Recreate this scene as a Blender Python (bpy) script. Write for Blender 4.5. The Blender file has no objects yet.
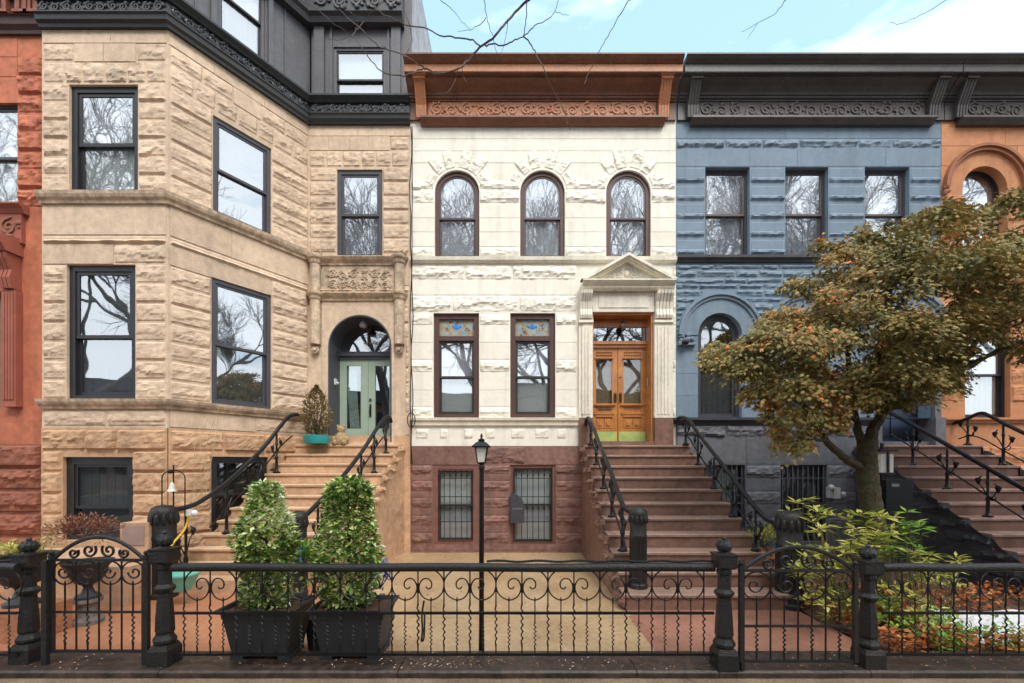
import bpy, bmesh, math, random
from mathutils import Vector, Matrix, noise
from mathutils.geometry import tessellate_polygon
R = math.radians
random.seed(7)
S = bpy.context.scene
COL = S.collection
H, D, F, CX, CY = 2.035, 10.0, 440.0, 512.0, 463.0

# ------------------------------------------------------------------ helpers
def P(px, py, z):                       # a pixel at a known distance from the camera -> world point
    return Vector(((px-CX)*z/F, z-D, H+(CY-py)*z/F))
def X0(px): return (px-CX)/44.0
def Z0(py): return H+(CY-py)/44.0

class Frame:
    def __init__(s, o, d):
        s.o = Vector((o[0], o[1], 0)); l = math.hypot(d[0], d[1])
        s.d = Vector((d[0]/l, d[1]/l, 0)); s.n = Vector((s.d.y, -s.d.x, 0))
    def p(s, u, v, w=0.0):
        q = s.o+s.d*u+s.n*w; return (q.x, q.y, v)
    def uv(s, px, py):
        ray = Vector(((px-CX)/F, 1.0, (CY-py)/F)); c = Vector((0, -D, H))
        t = (s.o-c).dot(s.n)/ray.dot(s.n); q = c+ray*t
        return (q-s.o).dot(s.d), q.z
    def u(s, px): return s.uv(px, 300)[0]

class MB:
    def __init__(s): s.v = []; s.f = []
    def quad(s, a, b, c, d):
        k = len(s.v); s.v += [a, b, c, d]; s.f.append((k, k+1, k+2, k+3))
    def box(s, x0, x1, y0, y1, z0, z1):
        k = len(s.v)
        s.v += [(x0,y0,z0),(x1,y0,z0),(x1,y1,z0),(x0,y1,z0),(x0,y0,z1),(x1,y0,z1),(x1,y1,z1),(x0,y1,z1)]
        for q in ((0,3,2,1),(4,5,6,7),(0,1,5,4),(1,2,6,5),(2,3,7,6),(3,0,4,7)): s.f.append(tuple(k+i for i in q))
        return s
    def fbox(s, fr, u0, u1, v0, v1, w0, w1):
        k = len(s.v)
        for v in (v0, v1):
            for (u, w) in ((u0,w1),(u1,w1),(u1,w0),(u0,w0)): s.v.append(fr.p(u, v, w))
        for q in ((0,3,2,1),(4,5,6,7),(0,1,5,4),(1,2,6,5),(2,3,7,6),(3,0,4,7)): s.f.append(tuple(k+i for i in q))
        return s
    def tube(s, pts, r, n=6, cap=True):
        pts = [Vector(p) for p in pts]; m = len(pts)
        if not hasattr(r, '__len__'): r = [r]*m
        k = len(s.v); ref = None
        for i, p in enumerate(pts):
            t = (pts[min(i+1, m-1)]-pts[max(i-1, 0)])
            if t.length < 1e-9: t = Vector((0, 0, 1))
            t.normalize()
            if ref is None:
                ref = Vector((0, 1, 0)) if abs(t.y) < .9 else Vector((1, 0, 0))
            a = ref-t*ref.dot(t)
            if a.length < 1e-6: a = Vector((1, 0, 0))-t*t.x
            a.normalize(); ref = a; b = t.cross(a)
            for j in range(n):
                an = 2*math.pi*j/n+math.pi/n
                q = p+(a*math.cos(an)+b*math.sin(an))*r[i]; s.v.append((q.x, q.y, q.z))
        for i in range(m-1):
            for j in range(n):
                s.f.append((k+i*n+j, k+i*n+(j+1) % n, k+(i+1)*n+(j+1) % n, k+(i+1)*n+j))
        if cap:
            s.f.append(tuple(k+j for j in range(n))); s.f.append(tuple(k+(m-1)*n+j for j in range(n)))
        return s
    def lathe(s, c, prof, n=16, rot=0.0, sx=1, sy=1):
        k = len(s.v); m = len(prof)
        for (r, z) in prof:
            for j in range(n):
                a = 2*math.pi*j/n+rot
                s.v.append((c[0]+r*math.cos(a)*sx, c[1]+r*math.sin(a)*sy, c[2]+z))
        for i in range(m-1):
            for j in range(n): s.f.append((k+i*n+j, k+i*n+(j+1) % n, k+(i+1)*n+(j+1) % n, k+(i+1)*n+j))
        s.f.append(tuple(k+j for j in range(n))); s.f.append(tuple(k+(m-1)*n+j for j in range(n)))
        return s
    def sweep(s, path, prof, cap=True):      # closed profile (w, z) swept along a plan path with mitres
        path = [Vector((p[0], p[1])) for p in path]; m = len(path); k = len(s.v); n = len(prof)
        ds = [(path[i+1]-path[i]).normalized() for i in range(m-1)]
        ns = [Vector((d.y, -d.x)) for d in ds]
        for i in range(m):
            if i == 0: o = ns[0]
            elif i == m-1: o = ns[-1]
            else: o = (ns[i-1]+ns[i])/(1+ns[i-1].dot(ns[i]))
            for (w, z) in prof: s.v.append((path[i].x+o.x*w, path[i].y+o.y*w, z))
        for i in range(m-1):
            for j in range(n): s.f.append((k+i*n+j, k+i*n+(j+1) % n, k+(i+1)*n+(j+1) % n, k+(i+1)*n+j))
        if cap:
            s.f.append(tuple(k+j for j in range(n))); s.f.append(tuple(k+(m-1)*n+j for j in range(n)))
        return s
    def prism(s, pts, off):
        k = len(s.v); n = len(pts); off = Vector(off)
        for p in pts: s.v.append(tuple(p))
        for p in pts: s.v.append(tuple(Vector(p)+off))
        s.f.append(tuple(range(k, k+n))); s.f.append(tuple(range(k+2*n-1, k+n-1, -1)))
        for j in range(n): s.f.append((k+j, k+(j+1) % n, k+n+(j+1) % n, k+n+j))
        return s
    def ball(s, c, r, n=8, sx=1, sy=1, sz=1):
        prof = [(r*math.sin(math.pi*i/n)+1e-4, -r*sz*math.cos(math.pi*i/n)) for i in range(n+1)]
        return s.lathe(c, prof, n+2, 0, sx, sy)
    def build(s, name, m, parent=None, smooth=False, loc=None):
        me = bpy.data.meshes.new(name); me.from_pydata(s.v, [], s.f); me.update()
        if smooth:
            for p in me.polygons: p.use_smooth = True
            try: me.set_sharp_from_angle(angle=R(38))
            except Exception: pass
        if name.endswith('pane'):
            bm = bmesh.new(); bm.from_mesh(me); bmesh.ops.recalc_face_normals(bm, faces=bm.faces); bm.to_mesh(me); bm.free()
        me.materials.append(m)
        o = bpy.data.objects.new(name, me); COL.objects.link(o)
        if parent: o.parent = parent
        if parent and parent.type == 'EMPTY' and parent.location.length > 0:
            o.matrix_parent_inverse = Matrix.Translation(-parent.location)
        return o

def tag(o, label=None, cat=None, group=None, kind=None):
    if label: o['label'] = label
    if cat: o['category'] = cat
    if group: o['group'] = group
    if kind: o['kind'] = kind
    return o
def thing(name, loc, label, cat, group=None):
    o = bpy.data.objects.new(name, None); COL.objects.link(o); o.location = loc; o.empty_display_size = .2
    return tag(o, label, cat, group)

def lin(c): return tuple(((x/255)/12.92 if x/255 <= .04045 else ((x/255+.055)/1.055)**2.4) for x in c)
MATS = {}
def mat(name, col, rough=.8, var=.15, scale=2.0, bump=.0, bscale=30, metal=0, spec=.5, col2=None, fine=None, streak=0, coat=0, isl=0):
    if name in MATS: return MATS[name]
    m = bpy.data.materials.new(name); m.use_nodes = True; N = m.node_tree.nodes; L = m.node_tree.links
    b = N['Principled BSDF']; b.inputs['Roughness'].default_value = rough; b.inputs['Metallic'].default_value = metal
    b.inputs['Specular IOR Level'].default_value = spec
    if coat: b.inputs['Coat Weight'].default_value = coat; b.inputs['Coat Roughness'].default_value = .15
    tc = N.new('ShaderNodeTexCoord')
    n1 = N.new('ShaderNodeTexNoise'); n1.inputs['Scale'].default_value = scale; n1.inputs['Detail'].default_value = 8; n1.inputs['Roughness'].default_value = .65
    L.new(tc.outputs['Object'], n1.inputs['Vector'])
    rp = N.new('ShaderNodeMapRange'); rp.inputs[1].default_value = .3; rp.inputs[2].default_value = .7
    L.new(n1.outputs['Fac'], rp.inputs[0])
    mx = N.new('ShaderNodeMix'); mx.data_type = 'RGBA'
    c2 = col2 if col2 else tuple(c*(1-var*1.6) for c in col)
    c1 = tuple(min(1, c*(1+var*.5)) for c in col) if not col2 else col
    mx.inputs[6].default_value = (*c2, 1); mx.inputs[7].default_value = (*c1, 1)
    L.new(rp.outputs[0], mx.inputs[0]); out = mx.outputs[2]
    if fine:
        n2 = N.new('ShaderNodeTexNoise'); n2.inputs['Scale'].default_value = fine[0]; n2.inputs['Detail'].default_value = 4
        L.new(tc.outputs['Object'], n2.inputs['Vector'])
        r2 = N.new('ShaderNodeMapRange'); r2.inputs[1].default_value = .35; r2.inputs[2].default_value = .65
        r2.inputs[3].default_value = 1-fine[1]; r2.inputs[4].default_value = 1+fine[1]*.5
        L.new(n2.outputs['Fac'], r2.inputs[0])
        vm = N.new('ShaderNodeVectorMath'); vm.operation = 'SCALE'
        L.new(out, vm.inputs[0]); L.new(r2.outputs[0], vm.inputs['Scale']); out = vm.outputs[0]
    if streak:
        mp = N.new('ShaderNodeMapping'); mp.inputs['Scale'].default_value = (5, 5, .5)
        L.new(tc.outputs['Object'], mp.inputs[0])
        n3 = N.new('ShaderNodeTexNoise'); n3.inputs['Scale'].default_value = 1.0; n3.inputs['Detail'].default_value = 5
        L.new(mp.outputs[0], n3.inputs['Vector'])
        r3 = N.new('ShaderNodeMapRange'); r3.inputs[1].default_value = .5; r3.inputs[2].default_value = .75
        r3.inputs[3].default_value = 1; r3.inputs[4].default_value = 1-streak
        L.new(n3.outputs['Fac'], r3.inputs[0])
        vm = N.new('ShaderNodeVectorMath'); vm.operation = 'SCALE'
        L.new(out, vm.inputs[0]); L.new(r3.outputs[0], vm.inputs['Scale']); out = vm.outputs[0]
    if isl:
        gi = N.new('ShaderNodeNewGeometry'); ri = N.new('ShaderNodeMapRange'); ri.inputs[3].default_value = 1-isl; ri.inputs[4].default_value = 1+isl*.4
        L.new(gi.outputs['Random Per Island'], ri.inputs[0]); vm = N.new('ShaderNodeVectorMath'); vm.operation = 'SCALE'
        L.new(out, vm.inputs[0]); L.new(ri.outputs[0], vm.inputs['Scale']); out = vm.outputs[0]
    L.new(out, b.inputs['Base Color'])
    if bump:
        nb = N.new('ShaderNodeTexNoise'); nb.inputs['Scale'].default_value = bscale; nb.inputs['Detail'].default_value = 6
        L.new(tc.outputs['Object'], nb.inputs['Vector'])
        bp = N.new('ShaderNodeBump'); bp.inputs['Strength'].default_value = bump; bp.inputs['Distance'].default_value = .02
        L.new(nb.outputs['Fac'], bp.inputs['Height']); L.new(bp.outputs[0], b.inputs['Normal'])
    MATS[name] = m; return m

def leafmat(name, stops, rough=.5, trans=.25):
    m = bpy.data.materials.new(name); m.use_nodes = True; N = m.node_tree.nodes; L = m.node_tree.links
    b = N['Principled BSDF']; b.inputs['Roughness'].default_value = rough
    g = N.new('ShaderNodeNewGeometry'); r = N.new('ShaderNodeValToRGB'); r.color_ramp.interpolation = 'LINEAR'
    tc = N.new('ShaderNodeTexCoord'); n = N.new('ShaderNodeTexNoise'); n.inputs['Scale'].default_value = 1.6; n.inputs['Detail'].default_value = 3
    L.new(tc.outputs['Object'], n.inputs['Vector'])
    ma = N.new('ShaderNodeMath'); ma.operation = 'MULTIPLY_ADD'; ma.inputs[1].default_value = 1.5; ma.inputs[2].default_value = -.65
    L.new(n.outputs['Fac'], ma.inputs[0])
    mb = N.new('ShaderNodeMath'); mb.operation = 'MULTIPLY_ADD'; mb.inputs[1].default_value = .75
    L.new(g.outputs['Random Per Island'], mb.inputs[0]); L.new(ma.outputs[0], mb.inputs[2])
    L.new(mb.outputs[0], r.inputs[0])
    e = r.color_ramp.elements
    while len(e) < len(stops): e.new(.5)
    for i, (p, c) in enumerate(stops): e[i].position = p; e[i].color = (*c, 1)
    L.new(r.outputs[0], b.inputs['Base Color'])
    if trans:
        t = N.new('ShaderNodeBsdfTranslucent'); L.new(r.outputs[0], t.inputs[0]); mx = N.new('ShaderNodeMixShader'); mx.inputs[0].default_value = trans
        L.new(b.outputs[0], mx.inputs[1]); L.new(t.outputs[0], mx.inputs[2]); L.new(mx.outputs[0], N['Material Output'].inputs[0])
    return m

def glassmat(name, gloss=.5, tint=(.8, .85, .85), wav=.02):
    m = bpy.data.materials.new(name); m.use_nodes = True; N = m.node_tree.nodes; L = m.node_tree.links
    N.remove(N['Principled BSDF'])
    g = N.new('ShaderNodeBsdfGlossy'); g.inputs['Roughness'].default_value = .016; g.inputs['Color'].default_value = (.95, .97, 1, 1)
    t = N.new('ShaderNodeBsdfTransparent'); t.inputs['Color'].default_value = (*tint, 1)
    tc = N.new('ShaderNodeTexCoord'); n = N.new('ShaderNodeTexNoise'); n.inputs['Scale'].default_value = 1.4; n.inputs['Detail'].default_value = 1
    L.new(tc.outputs['Object'], n.inputs['Vector'])
    bp = N.new('ShaderNodeBump'); bp.inputs['Strength'].default_value = 1; bp.inputs['Distance'].default_value = wav
    L.new(n.outputs['Fac'], bp.inputs['Height']); L.new(bp.outputs[0], g.inputs['Normal'])
    fr = N.new('ShaderNodeFresnel'); fr.inputs[0].default_value = 1.5
    a = N.new('ShaderNodeMath'); a.operation = 'ADD'; a.inputs[1].default_value = gloss-.04; a.use_clamp = True
    L.new(fr.outputs[0], a.inputs[0])
    gg = N.new('ShaderNodeNewGeometry'); inv = N.new('ShaderNodeMath'); inv.operation = 'SUBTRACT'; inv.inputs[0].default_value = 1; L.new(gg.outputs['Backfacing'], inv.inputs[1])
    mu = N.new('ShaderNodeMath'); mu.operation = 'MULTIPLY'; L.new(a.outputs[0], mu.inputs[0]); L.new(inv.outputs[0], mu.inputs[1])
    mx = N.new('ShaderNodeMixShader'); L.new(mu.outputs[0], mx.inputs[0]); L.new(t.outputs[0], mx.inputs[1]); L.new(g.outputs[0], mx.inputs[2])
    L.new(mx.outputs[0], N['Material Output'].inputs[0]); return m

# ------------------------------------------------------------------ materials
SAND = mat('sandstone', (.70, .53, .385), .9, .12, 1.6, .5, 45, fine=(9, .12), streak=.15, isl=.12)
SANDB = mat('sandstone_base', (.60, .375, .225), .9, .14, 1.6, .5, 40, fine=(9, .14), streak=.16, isl=.12)
SANDT = mat('sandstone_trim', (.60, .46, .33), .85, .25, 3, .3, 50, fine=(12, .22), streak=.4)
CREAM = mat('cream_paint', (.85, .80, .70), .75, .07, 1.2, .2, 60, fine=(8, .05), streak=.16, isl=.03)
CREAMT = mat('cream_trim', (.80, .74, .62), .7, .08, 2.5, .12, 60, fine=(12, .08), streak=.2)
BROWN = mat('brownstone', (.26, .135, .108), .85, .2, 1.8, .4, 40, fine=(10, .2), streak=.25, isl=.15)
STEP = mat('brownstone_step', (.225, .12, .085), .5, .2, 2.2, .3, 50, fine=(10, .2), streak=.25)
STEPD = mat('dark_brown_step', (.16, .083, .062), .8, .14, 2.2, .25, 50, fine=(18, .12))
TREAD = mat('pale_brown_tread', (.34, .215, .165), .42, .2, 3, .25, 50, fine=(18, .15))  # treads take a paler tone than the steps under them
TREADD = mat('pale_tread_dark_step', (.33, .20, .16), .7, .2, 3, .25, 50, fine=(18, .15))
TREADS = mat('pale_sand_tread', (.62, .41, .25), .75, .12, 3, .25, 50, fine=(18, .1))
BLUE = mat('blue_paint', (.185, .25, .32), .75, .08, 1.5, .15, 60, fine=(8, .07), streak=.16, isl=.07)
SLATE = mat('slate_paint', (.16, .162, .18), .75, .15, 1.5, .3, 50, fine=(8, .14), streak=.2, isl=.1)
SLATED = mat('charcoal_paint', (.055, .056, .064), .75, .2, 1.5, .2, 50, fine=(10, .12), streak=.15)
ORANGE = mat('orange_paint', (.60, .26, .12), .8, .1, 1.5, .25, 50, fine=(8, .1), streak=.2, isl=.08)
RED = mat('red_paint', (.56, .175, .09), .8, .16, 1.8, .3, 40, fine=(8, .16), streak=.3, isl=.12)
REDB = mat('red_base', (.30, .105, .062), .85, .18, 1.8, .25, 40, fine=(10, .14), streak=.15)
CORB = mat('rust_cornice', (.21, .088, .048), .5, .2, 2.5, .15, 40, fine=(20, .15), streak=.15)
CORO = mat('rust_frieze', (.52, .21, .09), .5, .15, 3, .15, 40, fine=(24, .15))
CORD = mat('dark_cornice', (.088, .076, .074), .45, .2, 2.5, .15, 40, fine=(20, .15))
CORDR = mat('dark_frieze', (.11, .09, .084), .6, .2, 4, .15, 40, fine=(24, .2))
BLACKC = mat('black_cornice', (.022, .026, .028), .35, .25, 3, .1, 40, fine=(24, .2))
MANS = mat('mansard_slate', (.115, .112, .122), .5, .15, 2, .15, 30, fine=(14, .12), streak=.15)
IRON = mat('black_iron', (.008, .009, .010), .3, .3, 8, .35, 70, spec=.35)
IRONG = mat('worn_black_iron', (.013, .013, .014), .42, .3, 6, .5, 60, col2=(.024, .022, .02), spec=.35)
WFB = mat('brown_window_paint', (.085, .035, .027), .5, .15, 4, .1, 50)
WFD = mat('dark_window_paint', (.022, .022, .026), .4, .15, 4, .05, 50)
WFG = mat('grey_window_paint', (.06, .06, .072), .45, .15, 4, .05, 50)
SASHD = mat('dark_sash', (.03, .032, .028), .4, .15, 4)
SASHR = mat('maroon_sash', (.10, .07, .07), .4, .15, 4)
WOOD = mat('varnished_oak', (.60, .26, .075), .35, .1, 3, .15, 60, col2=(.40, .15, .038), fine=(30, .15), coat=.4)
WOODD = mat('dark_oak', (.20, .07, .022), .35, .2, 3, .15, 60, fine=(30, .2), coat=.3)
SAGE = mat('sage_paint', (.33, .42, .33), .45, .06, 3)
JAMB = mat('grey_jamb', (.072, .073, .09), .5, .1, 3)
BLDOOR = mat('blue_door_paint', (.055, .085, .15), .45, .1, 3)
BRASS = mat('aged_brass', (.16, .11, .06), .4, .2, 10, metal=.8)
KICK = mat('green_reflect_plate', (.62, .64, .22), .35, .2, 6, metal=.2, col2=(.30, .50, .18))  # greenish reflection on the plate is put into its colour
WHITE = mat('white_blind', (.62, .63, .66), .8, .04, 3)
GREYB = mat('grey_blind', (.36, .38, .41), .8, .08, 3)
SHADEB = mat('smoke_shade', (.11, .115, .12), .8, .1, 3)
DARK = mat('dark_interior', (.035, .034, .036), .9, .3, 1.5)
TEALC = mat('teal_curtain', (.40, .55, .56), .8, .12, 6)
SLAB = mat('tan_flagstone', (.56, .395, .225), .28, .12, 1.1, .06, 40, col2=(.33, .21, .11), fine=(16, .16))
SLABO = mat('terracotta_paving', (.54, .24, .125), .34, .2, 1.4, .2, 60, col2=(.38, .15, .08), fine=(24, .2))
SLABR = mat('red_paving', (.38, .18, .12), .34, .25, 1.4, .2, 60, fine=(24, .18))
COPE = mat('worn_coping', (.085, .052, .038), .45, .4, 3.2, .3, 40, col2=(.020, .017, .015), fine=(14, .45))
WALK = mat('sidewalk_concrete', (.32, .23, .14), .8, .3, 1.5, .3, 60, col2=(.15, .10, .06), fine=(40, .3))
ROAD = mat('asphalt', (.05, .05, .052), .85, .2, .6, .3, 90)
SOIL = mat('garden_soil', (.13, .062, .034), .9, .35, 3, .8, 20, fine=(22, .35))
SNOW = mat('white_ground_sheet', (.80, .79, .80), .9, .08, 8, .8, 30, fine=(30, .12))
BARK = mat('bark', (.075, .058, .045), .9, .35, 6, .8, 30)
BARKM = mat('mossy_bark', (.07, .038, .024), .9, .3, 5, 1.0, 24, col2=(.06, .066, .025), fine=(20, .35))
POTB = mat('black_planter', (.028, .03, .034), .55, .15, 6, .25, 120)
TEALP = mat('teal_glaze', (.03, .30, .31), .2, .2, 5)
MINT = mat('mint_glaze', (.16, .52, .42), .3, .15, 5)
TERRA = mat('terracotta_pot', (.36, .13, .06), .7, .15, 6)
TAN = mat('tan_figure', (.42, .30, .15), .8, .3, 20, .6, 60)
YEL = mat('yellow_cord', (.75, .45, .02), .5, .05, 3)
LITL = mat('frosted_lamp_glass', (.85, .83, .76), .3, .03, 3)
MIRRORG = glassmat('sky_glass', .42, (.92, .93, .94), .004)
DARKG = glassmat('dim_glass', .36, (.88, .9, .89), .004)
LOWG = glassmat('shaded_glass', .16, (.8, .82, .82), .004)
MAPLE = leafmat('maple_leaf', [(.0, (.10, .105, .03)), (.40, (.22, .19, .05)), (.66, (.34, .24, .07)), (.9, (.50, .28, .10)), (1, (.72, .20, .04))], .65, .18)
BOXL = leafmat('variegated_leaf', [(.0, (.03, .09, .02)), (.22, (.10, .22, .04)), (.42, (.32, .44, .08)), (.62, (.66, .72, .26)), (.82, (.86, .88, .60)), (1, (.9, .92, .80))], .35, .2)
RHOD = leafmat('yellow_green_leaf', [(.0, (.13, .18, .03)), (.4, (.40, .41, .06)), (1, (.78, .72, .26))], .4, .25)
GRNL = leafmat('fresh_green_leaf', [(.0, (.07, .19, .03)), (.5, (.22, .40, .05)), (1, (.55, .62, .12))], .45, .2)
DRYL = leafmat('dry_leaf', [(.0, (.28, .08, .03)), (.5, (.62, .20, .045)), (1, (.75, .42, .2))], .7, .2)
OLIVEL = leafmat('dull_leaf', [(.0, (.10, .075, .025)), (.5, (.22, .17, .06)), (1, (.40, .33, .14))], .6, .2)
REDL = leafmat('rust_leaf', [(.0, (.14, .05, .03)), (.5, (.28, .10, .06)), (1, (.40, .22, .12))], .6, .2)
BLUEF = leafmat('blue_petal', [(.0, (.02, .05, .25)), (.5, (.12, .2, .55)), (1, (.6, .65, .8))], .6, .2)

# ------------------------------------------------------------------ wall tools
def outline(op, seg=18):
    k, u0, u1, v0, v1 = op[:5]
    if k == 'rect': return [(u0, v0), (u1, v0), (u1, v1), (u0, v1)]
    r = (u1-u0)/2; c = (u0+u1)/2; vs = v1-r
    return [(u0, v0), (u1, v0)]+[(c+r*math.cos(math.pi*i/seg), vs+r*math.sin(math.pi*i/seg)) for i in range(seg+1)]
def wall(mb, fr, u0, u1, v0, v1, ops=(), depth=.34, w=0.0):
    polys = [[(u0, v0), (u1, v0), (u1, v1), (u0, v1)]]+[outline(o) for o in ops]
    flat = [p for q in polys for p in q]
    tris = tessellate_polygon([[Vector((a, b, 0)) for a, b in q] for q in polys])
    k = len(mb.v); mb.v += [fr.p(a, b, w) for a, b in flat]
    for t in tris: mb.f.append((k+t[0], k+t[1], k+t[2]))
    for o in ops:
        q = outline(o); n = len(q)
        for i in range(n):
            a, b = q[i], q[(i+1) % n]
            mb.quad(fr.p(a[0], a[1], w), fr.p(b[0], b[1], w), fr.p(b[0], b[1], w-depth), fr.p(a[0], a[1], w-depth))
AMPS = [0]
def ssm(x): x = max(0, min(1, x)); return x*x*(3-2*x)
def block(mb, fr, u0, u1, v0, v1, style='rock', amp=.05, res=.036, base=.006, gap=.005, w=0.0):
    u0 += gap; u1 -= gap; v0 += gap; v1 -= gap
    base += .006*AMPS[0]
    if u1-u0 < .03 or v1-v0 < .02: return
    if style == 'smooth':
        mb.fbox(fr, u0, u1, v0, v1, w-.01, w+base); return
    nu = max(3, int((u1-u0)/res)); nv = max(4, int((v1-v0)/res)); sd = random.uniform(0, 99); sd2 = random.uniform(.25, .5)
    tilt = random.uniform(-.25, .25)
    k = len(mb.v)
    for j in range(nv+1):
        t = j/nv
        for i in range(nu+1):
            s_ = i/nu; u = u0+(u1-u0)*s_; v = v0+(v1-v0)*t
            if i in (0, nu) or j in (0, nv): h = -.01
            else:
                e = min(s_*(u1-u0), (1-s_)*(u1-u0), (1-t)*(v1-v0)*1.2, t*(v1-v0)*1.2)
                em = ssm(.35+e/.05)
                n1 = noise.noise((u*3.1+sd, v*2.2, sd)); n2 = noise.noise((u*9+sd, v*13, sd*2)); n3 = noise.noise((u*23, v*27, sd))
                if style == 'lip':
                    tc = .34+.10*n1; hh = (1.0 if .1 < t < tc else 0)*(.7+.5*n2)+.02; hh *= amp; h = base+hh*em
                else:
                    tc = sd2+.22*n1+.10*n2+tilt*(s_-.5)
                    hh = (1-.65*(t-tc)/(1-tc+1e-6)) if t > tc else .5*(max(t, 0)/(tc+1e-6))**1.3
                    if style == 'pillow': hh = .75+.25*hh
                    vd = noise.voronoi((u*6+sd, v*8, sd))[0]; fc = min(vd[1]-vd[0], .5)
                    hh += .35*n2+.16*n3+(.75 if style == 'rock' else .45)*(.45-vd[0])+.25*(fc-.2)
                    h = base+amp*(.56 if AMPS[0] else .74)*max(0, hh)*em
            mb.v.append(fr.p(u+(0.25*res*n3 if 0 < i < nu and 0 < j < nv else 0), v, w+h))
    for j in range(nv):
        for i in range(nu):
            a = k+j*(nu+1)+i; mb.f.append((a, a+1, a+nu+2, a+nu+1))
def spans(u0, u1, v0, v1, ops, margin=.0):
    sp = [(u0, u1)]
    for o in ops:
        k, a, b, c, d = o[:5]
        if k == 'arch':
            r = (b-a)/2; vs = d-r; cc = (a+b)/2
            if v0 >= d: continue
            if v0 > vs:
                hw = math.sqrt(max(0, r*r-(v0-vs)**2)); a, b = cc-hw, cc+hw
        m = margin+(o[5] if len(o) > 5 else 0)
        if v1 <= c+.02 or v0 >= d-.02: continue
        nsp = []
        for (p, q) in sp:
            if b+m <= p or a-m >= q: nsp.append((p, q)); continue
            if a-m > p: nsp.append((p, a-m))
            if b+m < q: nsp.append((b+m, q))
        sp = nsp
    return sp
def course(mb, fr, u0, u1, v0, v1, ops=(), bw=.75, styles=('rock',), amp=.05, base=.006, jit=.25, **kw):
    for (a, b) in spans(u0, u1, v0, v1, ops):
        n = max(1, round((b-a)/bw)); cuts = [a+(b-a)*(i+(random.uniform(-jit, jit) if 0 < i < n else 0))/n for i in range(n+1)]
        for i in range(n): block(mb, fr, cuts[i], cuts[i+1], v0, v1, random.choice(styles), amp*random.uniform(.75, 1.2), base=base, **kw)

def scroll_pts(c, r, turns=1.6, a0=0, dirn=1, n=22):
    return [(c[0]+r*(1-.82*i/n)*math.cos(a0+dirn*turns*2*math.pi*i/n), c[1]+r*(1-.82*i/n)*math.sin(a0+dirn*turns*2*math.pi*i/n)) for i in range(n+1)]
def scrollwork(mb, fr, u0, u1, v0, v1, w, r=.012, cell=None):
    h = v1-v0; cell = cell or h*1.15; n = max(1, round((u1-u0)/cell)); cw = (u1-u0)/n
    for i in range(n):
        c = (u0+cw*(i+.5), v0+h*(.5+.06*(-1)**i)); sg = (-1)**i; rr = min(cw, h)*.42
        q = scroll_pts(c, rr, 1.5, math.pi*.5*sg, sg, 18)
        mb.tube([fr.p(a, b, w) for a, b in q], [r*(1.1-.4*j/18) for j in range(19)], 4)
        for k in range(5):
            an = random.uniform(0, 6.28); a = c[0]+rr*1.15*math.cos(an); b = c[1]+min(rr*1.1, h*.44)*math.sin(an)
            if u0 < a < u1: mb.ball(fr.p(a, b, w), r*random.uniform(1, 2), 4, 1.3, .8, 1)

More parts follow.
